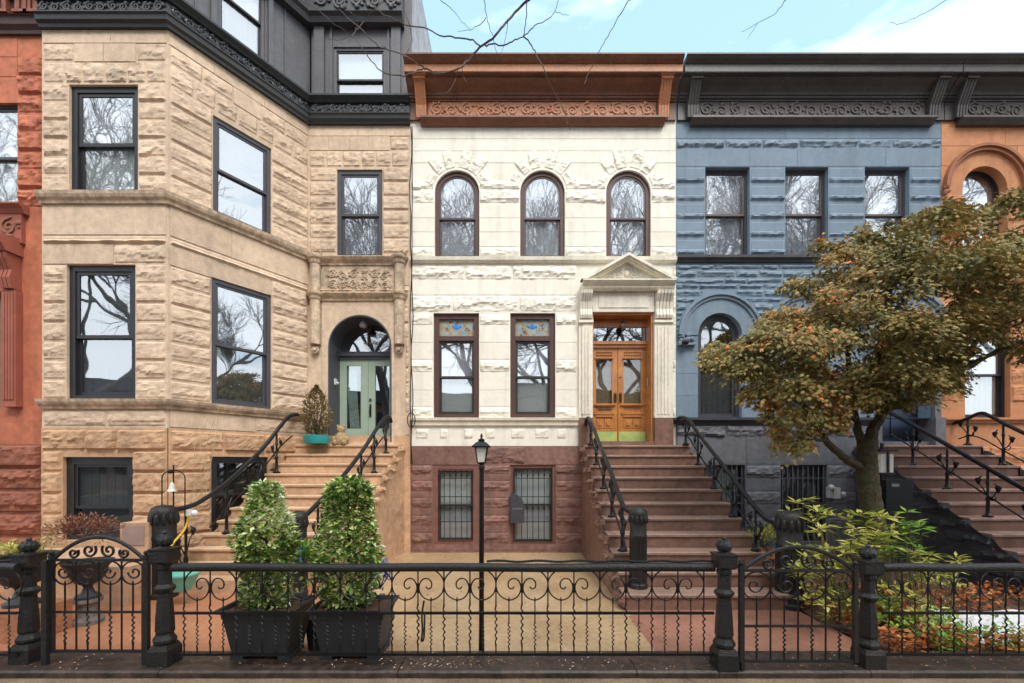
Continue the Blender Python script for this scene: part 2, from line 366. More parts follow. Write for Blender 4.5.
def make_window(house, fr, u0, u1, v0, v1, fm, sm, arch=False, rec=.10, meet=.5, fw=.07, glass=(None, None),
                blind=None, transom=None, name='window', room=True, label=None, split=True, sw=.045):
    """blind: list of (fraction0, fraction1, material) measured from the bottom"""
    ga, gb = glass[0] or MIRRORG, glass[1] or DARKG
    m = MB(); w0, w1 = -rec-.10, -rec
    r = (u1-u0)/2; c = (u0+u1)/2; vs = v1-r
    m.fbox(fr, u0, u0+fw, v0, (vs if arch else v1), w0, w1); m.fbox(fr, u1-fw, u1, v0, (vs if arch else v1), w0, w1)
    m.fbox(fr, u0+fw, u1-fw, v0, v0+fw*.7, w0, w1)
    def ring(mm, ro, ri, a, b, n=18):
        for i in range(n):
            t0, t1 = math.pi*i/n, math.pi*(i+1)/n
            q = [(c+ro*math.cos(t0), vs+ro*math.sin(t0)), (c+ro*math.cos(t1), vs+ro*math.sin(t1)), (c+ri*math.cos(t1), vs+ri*math.sin(t1)), (c+ri*math.cos(t0), vs+ri*math.sin(t0))]
            mm.prism([fr.p(x, y, b) for x, y in q], fr.n*(a-b))
    if arch: ring(m, r, r-fw, w0, w1)
    else: m.fbox(fr, u0+fw, u1-fw, v1-fw, v1, w0, w1)
    vt = v1-fw
    if transom: m.fbox(fr, u0+fw, u1-fw, transom-.05, transom+.05, w0, w1+.02)
    win = m.build(name, fm, house)
    if label: win['label'] = label
    top = (transom-.05) if transom else v1-fw
    a0, a1, b0, b1 = u0+fw, u1-fw, v0+fw*.7, top
    vm = b0+(b1-b0)*meet
    s = MB(); q0, q1 = w0+.045, w0+.08; p0, p1 = w0+.005, w0+.04   # upper sash in front
    s.fbox(fr, a0, a1, b0, b0+sw*1.2, p0, p1); s.fbox(fr, a0, a0+sw, b0+sw*1.2, vm, p0, p1); s.fbox(fr, a1-sw, a1, b0+sw*1.2, vm, p0, p1)
    s.fbox(fr, a0, a1, vm-sw*.3, vm+sw*.7, p0+.001, q1+.004)
    if arch:
        s.fbox(fr, a0, a0+sw, vm+sw*.7, vs, q0, q1); s.fbox(fr, a1-sw, a1, vm+sw*.7, vs, q0, q1); ring(s, r-fw, r-fw-sw, q0, q1)
    else:
        s.fbox(fr, a0, a0+sw, vm+sw*.7, b1, q0, q1); s.fbox(fr, a1-sw, a1, vm+sw*.7, b1, q0, q1); s.fbox(fr, a0+sw, a1-sw, b1-sw, b1, q0, q1)
    s.build('sash', sm, win)
    g = MB(); g.fbox(fr, a0+sw, a1-sw, b0+sw, vm-.01, p0+.014, p0+.020); g.build('pane', gb, win)
    g = MB()
    if arch:
        rr = r-fw-sw*.6; q = [(c-rr, vm), (c+rr, vm)]+[(c+rr*math.cos(math.pi*i/18), vs+rr*math.sin(math.pi*i/18)) for i in range(19)]
        g.prism([fr.p(x, y, q0+.020) for x, y in q], fr.n*(-.006))
    else: g.fbox(fr, a0+sw, a1-sw, vm+.01, b1-sw, q0+.014, q0+.020)
    g.build('pane', ga, win)
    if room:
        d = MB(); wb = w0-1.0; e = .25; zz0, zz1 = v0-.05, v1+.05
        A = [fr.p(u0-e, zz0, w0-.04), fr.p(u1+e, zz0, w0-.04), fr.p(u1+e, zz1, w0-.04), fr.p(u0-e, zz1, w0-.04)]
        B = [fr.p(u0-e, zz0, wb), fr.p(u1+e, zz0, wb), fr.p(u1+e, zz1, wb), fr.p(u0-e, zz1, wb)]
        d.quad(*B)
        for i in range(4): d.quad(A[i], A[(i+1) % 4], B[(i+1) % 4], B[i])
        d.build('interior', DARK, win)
    for (f0, f1, bm_) in (blind or ()):
        d = MB(); lo = b0+(b1-b0)*f0; hi = b0+(b1-b0)*f1; n = 14
        for i in range(n):      # softly pleated fabric
            ua = a0-.01+(a1-a0+.02)*i/n; ub = a0-.01+(a1-a0+.02)*(i+1)/n
            d.fbox(fr, ua, ub, lo, hi, w0-.022-(.008 if i % 2 else 0), w0-.012-(.008 if i % 2 else 0))
        d.build('blind', bm_, win)
    return win

FAC = Frame((0, 0), (1, 0))
def fu(px): return X0(px)
def box_shell(mb, x0, x1, y0, y1, z0, z1):       # side/back/roof walls without a front
    mb.quad((x0,y0,z0),(x0,y1,z0),(x0,y1,z1),(x0,y0,z1)); mb.quad((x1,y0,z0),(x1,y1,z0),(x1,y1,z1),(x1,y0,z1))
    mb.quad((x0,y1,z0),(x1,y1,z0),(x1,y1,z1),(x0,y1,z1)); mb.quad((x0,y0,z1),(x1,y0,z1),(x1,y1,z1),(x0,y1,z1))

def cornice(house, x0, x1, mb_, mfr, mbr, ledge_in=.28, ends=(.0, .0)):
    """bracketed cornice: ledge, carved frieze, cove, fascia, cyma"""
    c = MB()
    pth = [(x0, 0), (x1, 0)]
    c.sweep([(x0+ledge_in-ends[0], 0), (x1-ledge_in+ends[1], 0)], [(0, 9.655), (.10, 9.655), (.14, 9.70), (.18, 9.74), (.19, 9.755), (.19, 9.795), (0, 9.795)])
    c.sweep(pth, [(-.02, 9.796), (.05, 9.797), (.05, 10.19), (.08, 10.195), (.08, 10.225), (.12, 10.24), (.12, 10.275), (.15, 10.285), (.15, 10.32),
                  (.17, 10.35), (.24, 10.41), (.36, 10.47), (.36, 10.515), (.46, 10.515), (.46, 10.68), (.48, 10.69), (.50, 10.71), (.55, 10.735), (.58, 10.765), (.60, 10.78), (.60, 10.81), (-.3, 10.84)])
    c.build('cornice', mb_, house)
    f = MB(); f.sweep([(x0+.45, 0), (x1-.45, 0)], [(.051, 9.82), (.062, 9.82), (.062, 10.18), (.051, 10.18)])
    scrollwork(f, FAC, x0+.47, x1-.47, 9.84, 10.17, .070, .020, .33); f.build('frieze', mfr, house, True)
    b = MB(); b.sweep([(x0, 0), (x1, 0)], [(.461, 10.53), (.466, 10.53), (.466, 10.675), (.461, 10.675)]); b.build('fascia', mfr if mb_ is CORB else mb_, house)
    for ux in (x0+.30, x1-.30):
        g = MB()
        for k in range(-3, 4):
            if k % 2 == 0: ww, dw = .018, .0
            else: ww, dw = .018, .012
            xa = ux+k*.032
            g.prism([(xa-ww, -.052, 9.80), (xa-ww, -(.12+dw), 9.80), (xa-ww, -(.15+dw), 10.05), (xa-ww, -(.34+dw), 10.44), (xa-ww, -(.36+dw), 10.50), (xa-ww, -.052, 10.50)], (2*ww, 0, 0))
        g.box(ux-.15, ux+.15, -.44, -.06, 10.501, 10.514); g.box(ux-.13, ux+.13, -.40, -.06, 10.45, 10.50)
        g.build('bracket', mbr, house)

# ================================================================== CREAM HOUSE
XA, XB, XC = X0(410.5), X0(675.8), X0(941)
cream = thing('row_house', (0.7, 0, 0), 'cream painted stone row house with rust brown cornice and double oak doors', 'house')
aw = [('arch', X0(p-22.3), X0(p+22.3), Z0(258), Z0(170)) for p in (457, 542.5, 628.5)]
lw = [('rect', X0(433.5), X0(479), Z0(417.5), Z0(313)), ('rect', X0(510.3), X0(555.3), Z0(417.5), Z0(313))]
door = ('rect', X0(592), X0(653), Z0(441.8), Z0(313))
ops = aw+lw+[door]
m = MB()
zs = Z0(446)
wall(m, FAC, XA, XB, zs, 10.3, ops, .32)
def cc(y1, y0, ops_, u0=XA, u1=XB, **kw): course(m, FAC, u0, u1, Z0(y0), Z0(y1), ops_, **kw)
dmask = ('rect', X0(577), X0(672.5), 0, Z0(260), .0)
pm = [dmask]
cc(180, 190, aw, bw=1.3, amp=.045); cc(190.5, 204, aw, bw=1.2, amp=.06)
cc(204.5, 218, aw, bw=3, styles=('smooth',)); cc(218.5, 232, aw, bw=3, styles=('smooth',)); cc(232.5, 246.5, aw, bw=3, styles=('smooth',))
cc(247, 257.5, aw, bw=1.3, amp=.045)
cc(264.7, 280.5, pm, bw=1.25, amp=.05); cc(281, 295, pm, bw=2.4, styles=('smooth',)); cc(295.6, 312.6, pm, bw=1.3, amp=.05)
cc(313.5, 326, lw+pm, bw=1.1, amp=.05)
cc(326.5, 342.5, lw+pm, bw=2, styles=('smooth',)); cc(343, 359.2, lw+pm, bw=2, styles=('smooth',))
cc(359.6, 373, lw+pm, bw=1.1, amp=.055)
cc(373.5, 390, lw+pm, bw=2, styles=('smooth',)); cc(390.5, 406.3, lw+pm, bw=2, styles=('smooth',)); cc(406.8, 417.6, lw+pm, bw=1.2, amp=.05)
for k in range(7):   # low rock faces in the band under the sill
    u = XA+.10+k*.54+random.uniform(-.04, .04); block(m, FAC, u, u+random.uniform(.22, .38), Z0(439.5), Z0(428), 'rock', .024, base=.011)
for y0, y1 in ((127.5, 139), (139.4, 151), (151.4, 163)): cc(y0, y1, aw, bw=2.2, styles=('smooth',))
# radiating rough voussoirs over the round arches
for o in aw:
    r = (o[2]-o[1])/2; c = (o[1]+o[2])/2; vs = o[4]-r
    for a in (28, 52, 75, 105, 128, 152):
        t = R(a); ro = r+.20 if a in (28, 152) else (r+.42 if a in (75, 105) else r+.36)
        tb = MB(); hw = random.uniform(.11, .15); block(tb, FAC, -hw, hw, 0, ro-r+random.uniform(.02, .12), 'rock', .040, res=.028, base=.010)
        for (x_, y_, z_) in tb.v:       # turn the little block so that it points to the centre of the arch
            pass
        k0 = len(m.v); t2 = t-math.pi/2
        for (x_, y_, z_) in tb.v:
            z2 = z_+r+.03; m.v.append((c+x_*math.cos(t2)-z2*math.sin(t2), y_, vs+x_*math.sin(t2)+z2*math.cos(t2)))
        m.f += [tuple(k0+q for q in f_) for f_ in tb.f]
m.build('stone_wall', CREAM, cream)
m = MB(); box_shell(m, XA, XB, .3, 9, 0, 10.3); m.build('party_wall', CREAM, cream)
m = MB()
ENDL = [(XA, 0), (XB, 0)]
m.sweep(ENDL, [(0, Z0(263.5)), (.05, Z0(263.5)), (.09, Z0(261.5)), (.10, Z0(258.2)), (0, Z0(258.2))])
m.build('sill_band', CREAMT, cream); m = MB()
lp = [(0, Z0(425.5)), (.05, Z0(425.5)), (.06, Z0(422)), (.10, Z0(420.5)), (.11, Z0(418)), (0, Z0(418))]
m.sweep([(XA, 0), (X0(579), 0)], lp)
m.build('sill_band', CREAMT, cream)
base = MB()
bops = [('rect', X0(433), X0(478.5), Z0(544.5), Z0(465)), ('rect', X0(510.3), X0(555.5), Z0(544.5), Z0(465))]
wall(base, FAC, XA, XB, -.1, zs, bops, .3, .012)
course(base, FAC, XA, X0(592), Z0(464.4), Z0(446.4), [], bw=1.25, styles=('rock', 'rock', 'smooth'), amp=.05, w=.012)
for i, (a, b) in enumerate(((465, 475), (480.4, 492), (497.3, 508.5), (515, 526.5), (532.3, 544))):
    course(base, FAC, XA, X0(592), Z0(b), Z0(a), bops, bw=1.2, amp=.05, w=.012)
    course(base, FAC, XA, X0(592), Z0((475.2, 492.3, 508.8, 526.8, 544.3)[i]+(4.9, 4.8, 6, 5.3, 6)[i]), Z0((475.2, 492.3, 508.8, 526.8, 544.3)[i]), bops, bw=1.2, styles=('smooth',), w=.012)
base.build('basement_wall', BROWN, cream)
cornice(cream, XA-.03, XB-.02, CORB, CORO, CORO)
# windows
for i, o in enumerate(aw):
    make_window(cream, FAC, o[1], o[2], o[3], o[4], WFB, SASHR, arch=True, rec=.06, meet=.47, fw=.095, sw=.04,
                blind=((.0, .93, WHITE),) if i != 9 else None, glass=(MIRRORG, MIRRORG))
for i, o in enumerate(lw):
    w_ = make_window(cream, FAC, o[1], o[2], o[3], o[4], WFB, SASHD, rec=.06, meet=.50, fw=.12, sw=.05, transom=Z0(338)+.0,
                blind=((.02, .99, WHITE),), glass=(MIRRORG, DARKG), label='brown framed sash window under a stained glass light')
    # stained glass light
    g = MB(); u0, u1, v0, v1 = o[1]+.12, o[2]-.12, Z0(338)+.05, o[4]-.12
    g.fbox(FAC, u0, u1, v0, v1, -.13, -.12)
    sgm = MATS.get('stained_glass')
    if not sgm:
        sgm = bpy.data.materials.new('stained_glass'); sgm.use_nodes = True; N = sgm.node_tree.nodes; L = sgm.node_tree.links
        b = N['Principled BSDF']; b.inputs['Roughness'].default_value = .15; tc = N.new('ShaderNodeTexCoord'); vo = N.new('ShaderNodeTexVoronoi'); vo.inputs['Scale'].default_value = 13
        L.new(tc.outputs['Object'], vo.inputs['Vector']); rr = N.new('ShaderNodeValToRGB'); rr.color_ramp.interpolation = 'CONSTANT'
        sx = N.new('ShaderNodeSeparateColor'); L.new(vo.outputs['Color'], sx.inputs[0]); L.new(sx.outputs[0], rr.inputs[0])
        cs = [(0, (.30, .33, .30)), (.25, (.18, .30, .38)), (.42, (.36, .25, .14)), (.58, (.30, .36, .36)), (.75, (.36, .34, .22)), (.9, (.25, .10, .06))]
        e = rr.color_ramp.elements
        while len(e) < len(cs): e.new(.5)
        for i_, (p_, c_) in enumerate(cs): e[i_].position = p_; e[i_].color = (*c_, 1)
        L.new(rr.outputs[0], b.inputs['Base Color']); MATS['stained_glass'] = sgm
    sg = g.build('stained_glass', sgm, w_)
    g = MB(); c = (u0+u1)/2; vc = (v0+v1)/2+.03
    for (dx, dz, r) in ((0, 0, .065), (-.07, .01, .045), (.07, .01, .045), (0, .045, .04)): g.ball((c+dx, .119, vc+dz), r, 6, 1, .12, .8)
    g.build('blue_medallion', mat('blue_glass', (.03, .22, .62), .15), w_)
    g = MB()
    for sg_ in (-1, 1):
        q = scroll_pts((c+sg_*.22, vc-.03), .075, 1.2, math.pi*.5, sg_, 16); g.tube([(a, .122, b) for a, b in q], .007, 4)
        g.ball((c+sg_*.22, .119, vc-.03), .02, 5, 1, .3, 1)
    for f_ in (u0+.03, u1-.03): g.tube([(f_, .122, v0), (f_, .122, v1)], .005, 4)
    for f_ in (v0+.03, v1-.03): g.tube([(u0, .122, f_), (u1, .122, f_)], .005, 4)
    g.build('leading', mat('lead_came', (.10, .075, .05), .5, .2), w_)
BRF = mat('brown_basement_frame', (.20, .085, .062), .6, .12, 3, .1, 40, fine=(12, .1))
for i, o in enumerate(bops):
    w_ = make_window(cream, FAC, o[1], o[2], o[3], o[4], BRF if i == 0 else BRF, SASHD, rec=.0 if i == 0 else .02, meet=.5, fw=.135 if i == 0 else .07, sw=.035,
                blind=((.5, 1, mat('bright_blind', (.88, .88, .86), .8, .04, 3)), (.03, .5, WHITE)), glass=(LOWG, LOWG), label='brown basement window behind a black iron grille')
    g = MB(); n = 6; u0, u1 = o[1]+.13, o[2]-.13
    for k in range(n+1):
        u = u0+(u1-u0)*k/n
        g.tube([(u, -.02, o[3]+.10), (u, -.02, o[4]-.09)], .008, 5)
        for zz in (o[4]-.22, (o[3]+o[4])/2-.06): g.lathe((u, -.02, zz), [(.006, -.07), (.016, -.03), (.020, 0), (.006, .05), (.012, .07)], 6)
    for v in (o[3]+.12, o[3]+.52, o[4]-.72, o[4]-.30): g.box(u0, u1, -.034, -.006, v-.008, v+.008)
    for k in range(n):
        u = u0+(u1-u0)*(k+.5)/n; rr = (u1-u0)/n/2
        g.tube([(u+rr*math.cos(t*math.pi/8), -.02, o[4]-.15+rr*math.sin(t*math.pi/8)) for t in range(9)], .006, 4)
    if i == 1: g.box(u0-.06, u0-.035, -.03, 0, o[3]+.08, o[4]-.05); g.box(u1+.035, u1+.06, -.03, 0, o[3]+.08, o[4]-.05)
    g.build('window_grille', IRONG, w_)
# door surround
m = MB(); uc = X0(624)
for s_, (a, b) in ((-1, (582.5, 592)), (1, (653.2, 671.5))):
    u0, u1 = X0(a), X0(b); zb = Z0(418)
    m.box(u0, u1, -.09, .0, zb, Z0(324))
    nf = 3 if s_ < 0 else 4
    if s_ < 0: u0 = X0(578.5); m.box(u0, X0(582.5), -.07, 0, zb, Z0(324))
    for k in range(nf):
        uu = u0+.05+(u1-u0-.10)*(k+.5)/nf; m.box(uu-.02, uu+.02, -.108, -.0905, zb+.08, Z0(328))
    # console bracket
    m.box(u0-.01, u1+.01, -.13, 0, Z0(324), Z0(321.5))
    for k in range(5):
        uu = u0+.02+(u1-u0-.04)*(k+.5)/5; hw = (u1-u0-.04)/10*.8
        m.prism([(uu-hw, -.002, Z0(321)), (uu-hw, -.15, Z0(320)), (uu-hw, -.17, Z0(317)), (uu-hw, -.13, Z0(311)), (uu-hw, -.16, Z0(304)), (uu-hw, -.25, Z0(297)), (uu-hw, -.26, Z0(294)), (uu-hw, -.002, Z0(294))], (2*hw, 0, 0))
    m.box(u0+.01, u1-.01, -.11, -.001, Z0(320.5), Z0(293.6))
m.box(X0(592), X0(653.2), -.085, -.001, Z0(313), Z0(293.6))
m.box(X0(598), X0(647), -.10, -.0855, Z0(309), Z0(297))
m.sweep([(X0(581), 0), (X0(671), 0)], [(0, Z0(293.4)), (.20, Z0(293.4)), (.24, Z0(291.5)), (.24, Z0(290)), (.30, Z0(288)), (.34, Z0(286)), (.34, Z0(284.8)), (0, Z0(284.8))])
ap, bl, br, bz = Z0(260.5), X0(580.5), X0(671.5), Z0(284.7)
m.prism([(bl+.1, -.001, bz), (br-.1, -.001, bz), (uc+.03, -.001, ap-.06)], (0, -.12, 0))
for (xe, sg) in ((bl-.03, 1), (br+.03, -1)):
    for (d0, d1, o_) in ((.0, .05, .34), (.05, .09, .29), (.09, .12, .24)):
        m.prism([(xe, -.12, bz+.002), (uc+.03, -.12, ap+.02-d0), (uc+.03, -.12, ap+.02-d1), (xe+sg*(.12+d1), -.12, bz+.002)] if d0 else
                [(xe, -.12, bz+.002), (uc+.03, -.12, ap+.03), (uc+.03, -.12, ap+.02-d1), (xe+sg*.13, -.12, bz+.002)], (0, -(o_-.12), 0))
m.build('door_surround', CREAMT, cream)
m = MB(); cw_ = uc+.03; cz = Z0(276)
m.ball((cw_, -.13, cz), .07, 8, 1, .6, 1.1)
for sg in (-1, 1):
    for (dx, dz, r, a0) in ((.16, -.03, .085, 0), (.33, -.07, .065, 1)):
        q = scroll_pts((cw_+sg*dx, cz+dz), r, 1.3, math.pi*.5, sg, 18); m.tube([(a, -.13, b) for a, b in q], .017, 5)
        for k in range(6): m.ball((cw_+sg*dx+random.uniform(-.08, .08), -.13, cz+dz+random.uniform(-.06, .06)), .02, 4, 1.3, .8, 1)
for k in range(9):
    an = math.pi*k/8; m.ball((cw_+.10*math.cos(an), -.13, cz+.03+.11*math.sin(an)), .03, 5, 1, .6, 1)
m.build('pediment_carving', CREAMT, cream, True)
m = MB()
m.box(X0(653.2)+.002, X0(671.5), -.12, .0, 2.1, Z0(418.2)); m.box(X0(578.5), X0(592)-.002, -.12, .0, 2.1, Z0(418.2))
m.box(X0(592), X0(653.2), -.10, .6, 2.1, Z0(441.6)); m.build('plinth', STEP, cream)
# vestibule and doors
du0, du1, dv0, dv1, dw = door[1], door[2], door[3], door[4], .36
m = MB()
m.box(du0-.001, du0+.03, .0, dw, dv0, dv1); m.box(du1-.04, du1+.001, .0, dw, dv0, dv1); m.box(du0+.03, du1-.04, .0, dw, dv1-.04, dv1)
m.box(du0+.0, du0+.03, -.02, .0, dv0, dv1-.04); m.box(du1-.05, du1-.02, -.02, 0, dv0, dv1-.04)
for zz in (dv0+.2, dv0+1.1, dv0+2.0):
    m.box(du1-.05, du1-.0405, .08, .30, zz, zz+.7)
m.box(du0+.03, du1-.04, dw-.05, dw+.05, Z0(346.5)+.06, Z0(338.5)+.03); m.box(du0+.03, du1-.04, dw-.09, dw-.05, Z0(343)+.05, Z0(340)+.05)
m.box(du0+.03, du1-.04, dw-.03, dw+.05, Z0(323), dv1-.05)
m.build('door_frame', WOOD, cream)
g = MB(); g.box(du0+.03, du1-.04, dw, dw+.01, Z0(338.5)+.03, Z0(323)); g.build('transom_pane', MIRRORG, cream)
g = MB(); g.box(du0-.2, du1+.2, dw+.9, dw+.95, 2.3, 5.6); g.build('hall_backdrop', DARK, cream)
dz1 = Z0(346.5)+.06; mid = (du0+du1)/2-.02
for i, (a, b) in enumerate(((du0+.03, mid-.006), (mid+.006, du1-.04))):
    d = MB(); y0, y1 = dw, dw+.06; st = .13 if i == 0 else .13
    gl0, gl1 = dv0+.92, dz1-.27
    d.box(a, a+st, y0, y1, dv0+.01, dz1); d.box(b-st, b, y0, y1, dv0+.01, dz1)
    d.box(a+st, b-st, y0, y1, dz1-.10, dz1); d.box(a+st, b-st, y0, y1, gl1, gl1+.05); d.box(a+st, b-st, y0, y1, gl0-.08, gl0)
    d.box(a+st, b-st, y0+.02, y1-.01, dz1-.22, dz1-.10)
    for k in range(7): uu = a+st+(b-a-2*st)*(k+.5)/7; d.ball((uu, y0+.012, dz1-.16), .025, 6, 1, .7, 1)
    d.box(a+st-.03, b-st+.03, y0-.035, y0, gl1+.015, gl1+.045); d.box(a+.05, b-.05, y0-.045, y0, gl0-.05, gl0-.015)
    d.box(a+st, b-st, y0+.02, y1-.01, dv0+.28, gl0-.08)
    d.box(a+st-.05, b-st+.05, y0-.03, y0+.0, dv0+.66, dv0+.72); d.box(a+st-.02, b-st+.02, y0-.015, y0+.0, dv0+.60, dv0+.66)
    for k in range(2):
        pa = a+st+.01+(b-a-2*st)*k*.52; pb = pa+(b-a-2*st)*.44
        d.box(pa, pb, y0-.005, y0+.02, dv0+.34, dv0+.56); d.box(pa+.04, pb-.04, y0-.025, y0-.005, dv0+.40, dv0+.50)
    d.box(a+st, b-st, y0, y1, dv0+.28, dv0+.33); d.box(a+st, b-st, y0, y1, dv0+.01, dv0+.28)
    dd = d.build('door', WOOD, cream)
    g = MB(); g.box(a+st, b-st, y0+.025, y0+.032, gl0, gl1); g.build('pane', LOWG, dd)
    g = MB(); n = 9
    for k in range(n): ua = a+st-.01+(b-a-2*st+.02)*k/n; g.box(ua, ua+(b-a-2*st+.02)/n, y1+.03+(k % 2)*.01, y1+.04+(k % 2)*.01, gl0-.02, gl1+.02)
    g.build('lace_curtain', mat('lace', (.40, .31, .20), .9, .2, 9, .4, 40), dd)
    k_ = MB(); k_.box(a+.02, b-.02, y0-.008, y0-.002, dv0+.03, dv0+.255); k_.build('kick_plate', KICK, dd)
    hx = b-.055 if i == 0 else a+.055
    k_ = MB(); k_.box(hx-.032, hx+.032, y0-.02, y0-.001, gl0+.03, gl0+.25); k_.tube([(hx, y0-.02, gl0+.07), (hx, y0-.06, gl0+.08), (hx, y0-.06, gl0+.16)], .012, 6); k_.ball((hx, y0-.05, gl0+.20), .025, 6)
    if i == 1: k_.ball((hx, y0-.01, gl0+.62), .02, 6, 1, .5, 1)
    k_.build('handle', BRASS, dd)
    if i == 0: k_ = MB(); k_.box(a+.16, b-.16, y0-.05, y0-.034, dv0+.745, dv0+.785); k_.build('letter_slot', BRASS, dd)
m = MB(); m.tube([(uc+.02, .16, dv1-.04), (uc+.02, .16, dv1-.16)], .008, 5); m.lathe((uc+.02, .16, dv1-.24), [(.02, .1), (.05, .08), (.055, .07), (.03, .05)][::-1], 10)
lt = m.build('porch_lantern', IRON, None); tag(lt, 'small dark hanging lantern above the oak double doors', 'lantern')
m = MB(); m.lathe((uc+.02, .16, dv1-.36), [(.03, 0), (.055, .03), (.075, .10), (.065, .17), (.03, .2)], 10); m.build('lantern_glass', mat('smoked_lamp', (.12, .08, .06), .15, .2), lt)
m = MB(); m.box(du1-.085, du1-.077, .12, .18, 3.83, 4.0); tag(m.build('doorbell_plate', mat('bright_brass', (.75, .62, .35), .35, .1, 5, metal=.6)), 'small bright brass plate on the right jamb beside the oak doors', 'doorbell')

# ================================================================== STOOPS
def stoop(house, prof, lx, rx, st_mat, side_mat, rock_left=True, rock_right=True, land=0.0, name='stoop', z_floor=0.0):
    """prof: list of (distance from camera of nosing, height of tread); lx/rx give the side edges at a distance"""
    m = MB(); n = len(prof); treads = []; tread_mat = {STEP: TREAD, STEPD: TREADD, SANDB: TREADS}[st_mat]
    for i, (z, h) in enumerate(prof):
        y0 = z-D; y1 = land if i == 0 else prof[i-1][0]-D+.01
        hb = prof[i+1][1]-.0 if i+1 < n else z_floor-.05
        a, b, a1, b1 = lx(z), rx(z), lx(z), rx(z)
        k = len(m.v); yr = y0+.028
        m.box(a, b, yr, y1, hb-.002 if i+1 < n else hb, h-.052); tr_ = m; m = MB()
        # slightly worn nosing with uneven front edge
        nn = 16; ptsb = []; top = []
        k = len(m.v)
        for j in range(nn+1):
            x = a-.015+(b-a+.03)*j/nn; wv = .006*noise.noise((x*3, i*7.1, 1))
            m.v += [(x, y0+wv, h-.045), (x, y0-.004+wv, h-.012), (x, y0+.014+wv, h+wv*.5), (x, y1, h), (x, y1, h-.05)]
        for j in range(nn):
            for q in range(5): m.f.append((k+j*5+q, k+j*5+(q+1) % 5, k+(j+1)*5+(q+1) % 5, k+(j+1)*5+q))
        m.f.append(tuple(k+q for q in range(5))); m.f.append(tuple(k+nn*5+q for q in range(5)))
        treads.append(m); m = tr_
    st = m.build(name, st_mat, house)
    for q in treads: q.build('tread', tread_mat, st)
    for side, fx in ((-1, lx), (1, rx)):
        s = MB()
        rk = rock_left if side < 0 else rock_right
        zb = prof[-1][0]
        k = 0
        nz = 34; nv = 16; base = len(s.v); top_h = []
        for i in range(nz+1):
            z = 10.0-(10.0-zb+.0)*i/nz
            h = prof[0][1]
            for (zz, hh) in prof:
                if z < zz+.0: h = min(h, hh)
            # slope between nosings
            zz0, h0 = prof[0]; zz1, h1 = prof[-1]
            hs = prof[0][1] if z > zz0 else h0+(h1-h0)*(zz0-z)/(zz0-zz1)
            hs = min(hs+.01, prof[0][1]-.01)-(.10 if rk else .16)
            for j in range(nv+1):
                v = z_floor-.05+(hs-z_floor+.05)*j/nv
                bump = .035*noise.noise((z*2.2, v*2.4, side*3+5))+.02*noise.noise((z*7, v*8, 3))
                edge = 0
                if rk:
                    edge = .07*max(0, 1-(hs-v)/.16)*(.6+noise.noise((z*5, 2, side))*1.2)
                    v += .05*noise.noise((z*6, 9, side)) if j == nv else 0
                s.v.append((fx(z)+side*(.012+max(0, bump)*(1 if rk else .2)+max(0, edge)), z-D, v))
        for i in range(nz):
            for j in range(nv):
                a = base+i*(nv+1)+j; s.f.append((a, a+1, a+nv+2, a+nv+1))
        if rk:      # rock faced ends of the stone steps
            random.seed(side+7)
            for i in range(len(prof)):
                z, h = prof[i]; ln = (prof[i-1][0]-z if i else 10-z)
                xe = fx(z); fr_ = Frame((xe+side*.012, 0), (0, side)); y0_, y1_ = z-D-.01, z-D+ln+.16
                ua, ub = (y0_, y1_) if side > 0 else (-y1_, -y0_)
                block(s, fr_, ua, ub, h-.235 if i < len(prof)-1 else 0, h-.02, 'rock', .10, res=.03, base=.01)
                if i < len(prof)-2 and i % 1 == 0: block(s, fr_, ua+random.uniform(0, .1), ub+random.uniform(-.1, .1), h-.46, h-.24, 'pillow', .05, res=.04, base=.004)
        s.build('side_wall', side_mat, st)
    return st
main_prof = [(9.6-.353*k, 2.425-.2205*k) for k in range(11)]
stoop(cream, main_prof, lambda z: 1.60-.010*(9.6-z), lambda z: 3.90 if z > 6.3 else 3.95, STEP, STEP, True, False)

# ================================================================== BLUE HOUSE
blue = thing('row_house', (6.7, 0, 0), 'blue painted stone row house with dark cornice behind the brown leafed tree', 'house')
bw = [('rect', X0(705.3), X0(749.8), Z0(256.5), Z0(167)), ('rect', X0(785.3), X0(828.3), Z0(256.5), Z0(167)), ('rect', X0(864.8), X0(909.5), Z0(256.5), Z0(167))]
ba = [('arch', X0(698), X0(741.5), Z0(418), Z0(313.5), .14), ('arch', X0(785), X0(828.5), Z0(418), Z0(313.5), .14)]
bdoor = ('arch', X0(882), X0(930), Z0(441.5), Z0(311), .14)
m = MB(); wall(m, FAC, XB+.002, XC, Z0(418), 10.3, bw+ba+[(*bdoor[:3], Z0(417.9), bdoor[4])], .3)
def bc(y1, y0, o_, **kw): course(m, FAC, XB, XC, Z0(y0), Z0(y1), o_, **kw)
bc(125, 138.5, bw, bw=2, styles=('smooth',)); bc(139, 148.7, bw, bw=1.0, amp=.055); bc(149, 166.5, bw, bw=1.7, styles=('smooth',))
for y in range(5): bc(167+y*18, 184.6+y*18, bw, bw=1.1, styles=('lip',), amp=.05)
y = 264.2; bl_ = [(a[0], a[1]-.44, a[2]+.44, a[3], a[4]+.44) for a in ba+[bdoor]]
while y < 330:
    h = random.choice((5.2, 6.4, 8, 5.6))
    m2ops = bl_
    course(m, FAC, XB, XC, Z0(y+h), Z0(y), m2ops, bw=random.uniform(.5, .9), amp=.05, res=.03, jit=.4); y += h+.2
for y in (330, 352, 374, 396): bc(y, y+21.6, [(a[0], a[1], a[2], a[3], a[4]) for a in ba+[bdoor]], bw=1.4, styles=('smooth',), base=.004)
m.build('stone_wall', BLUE, blue)
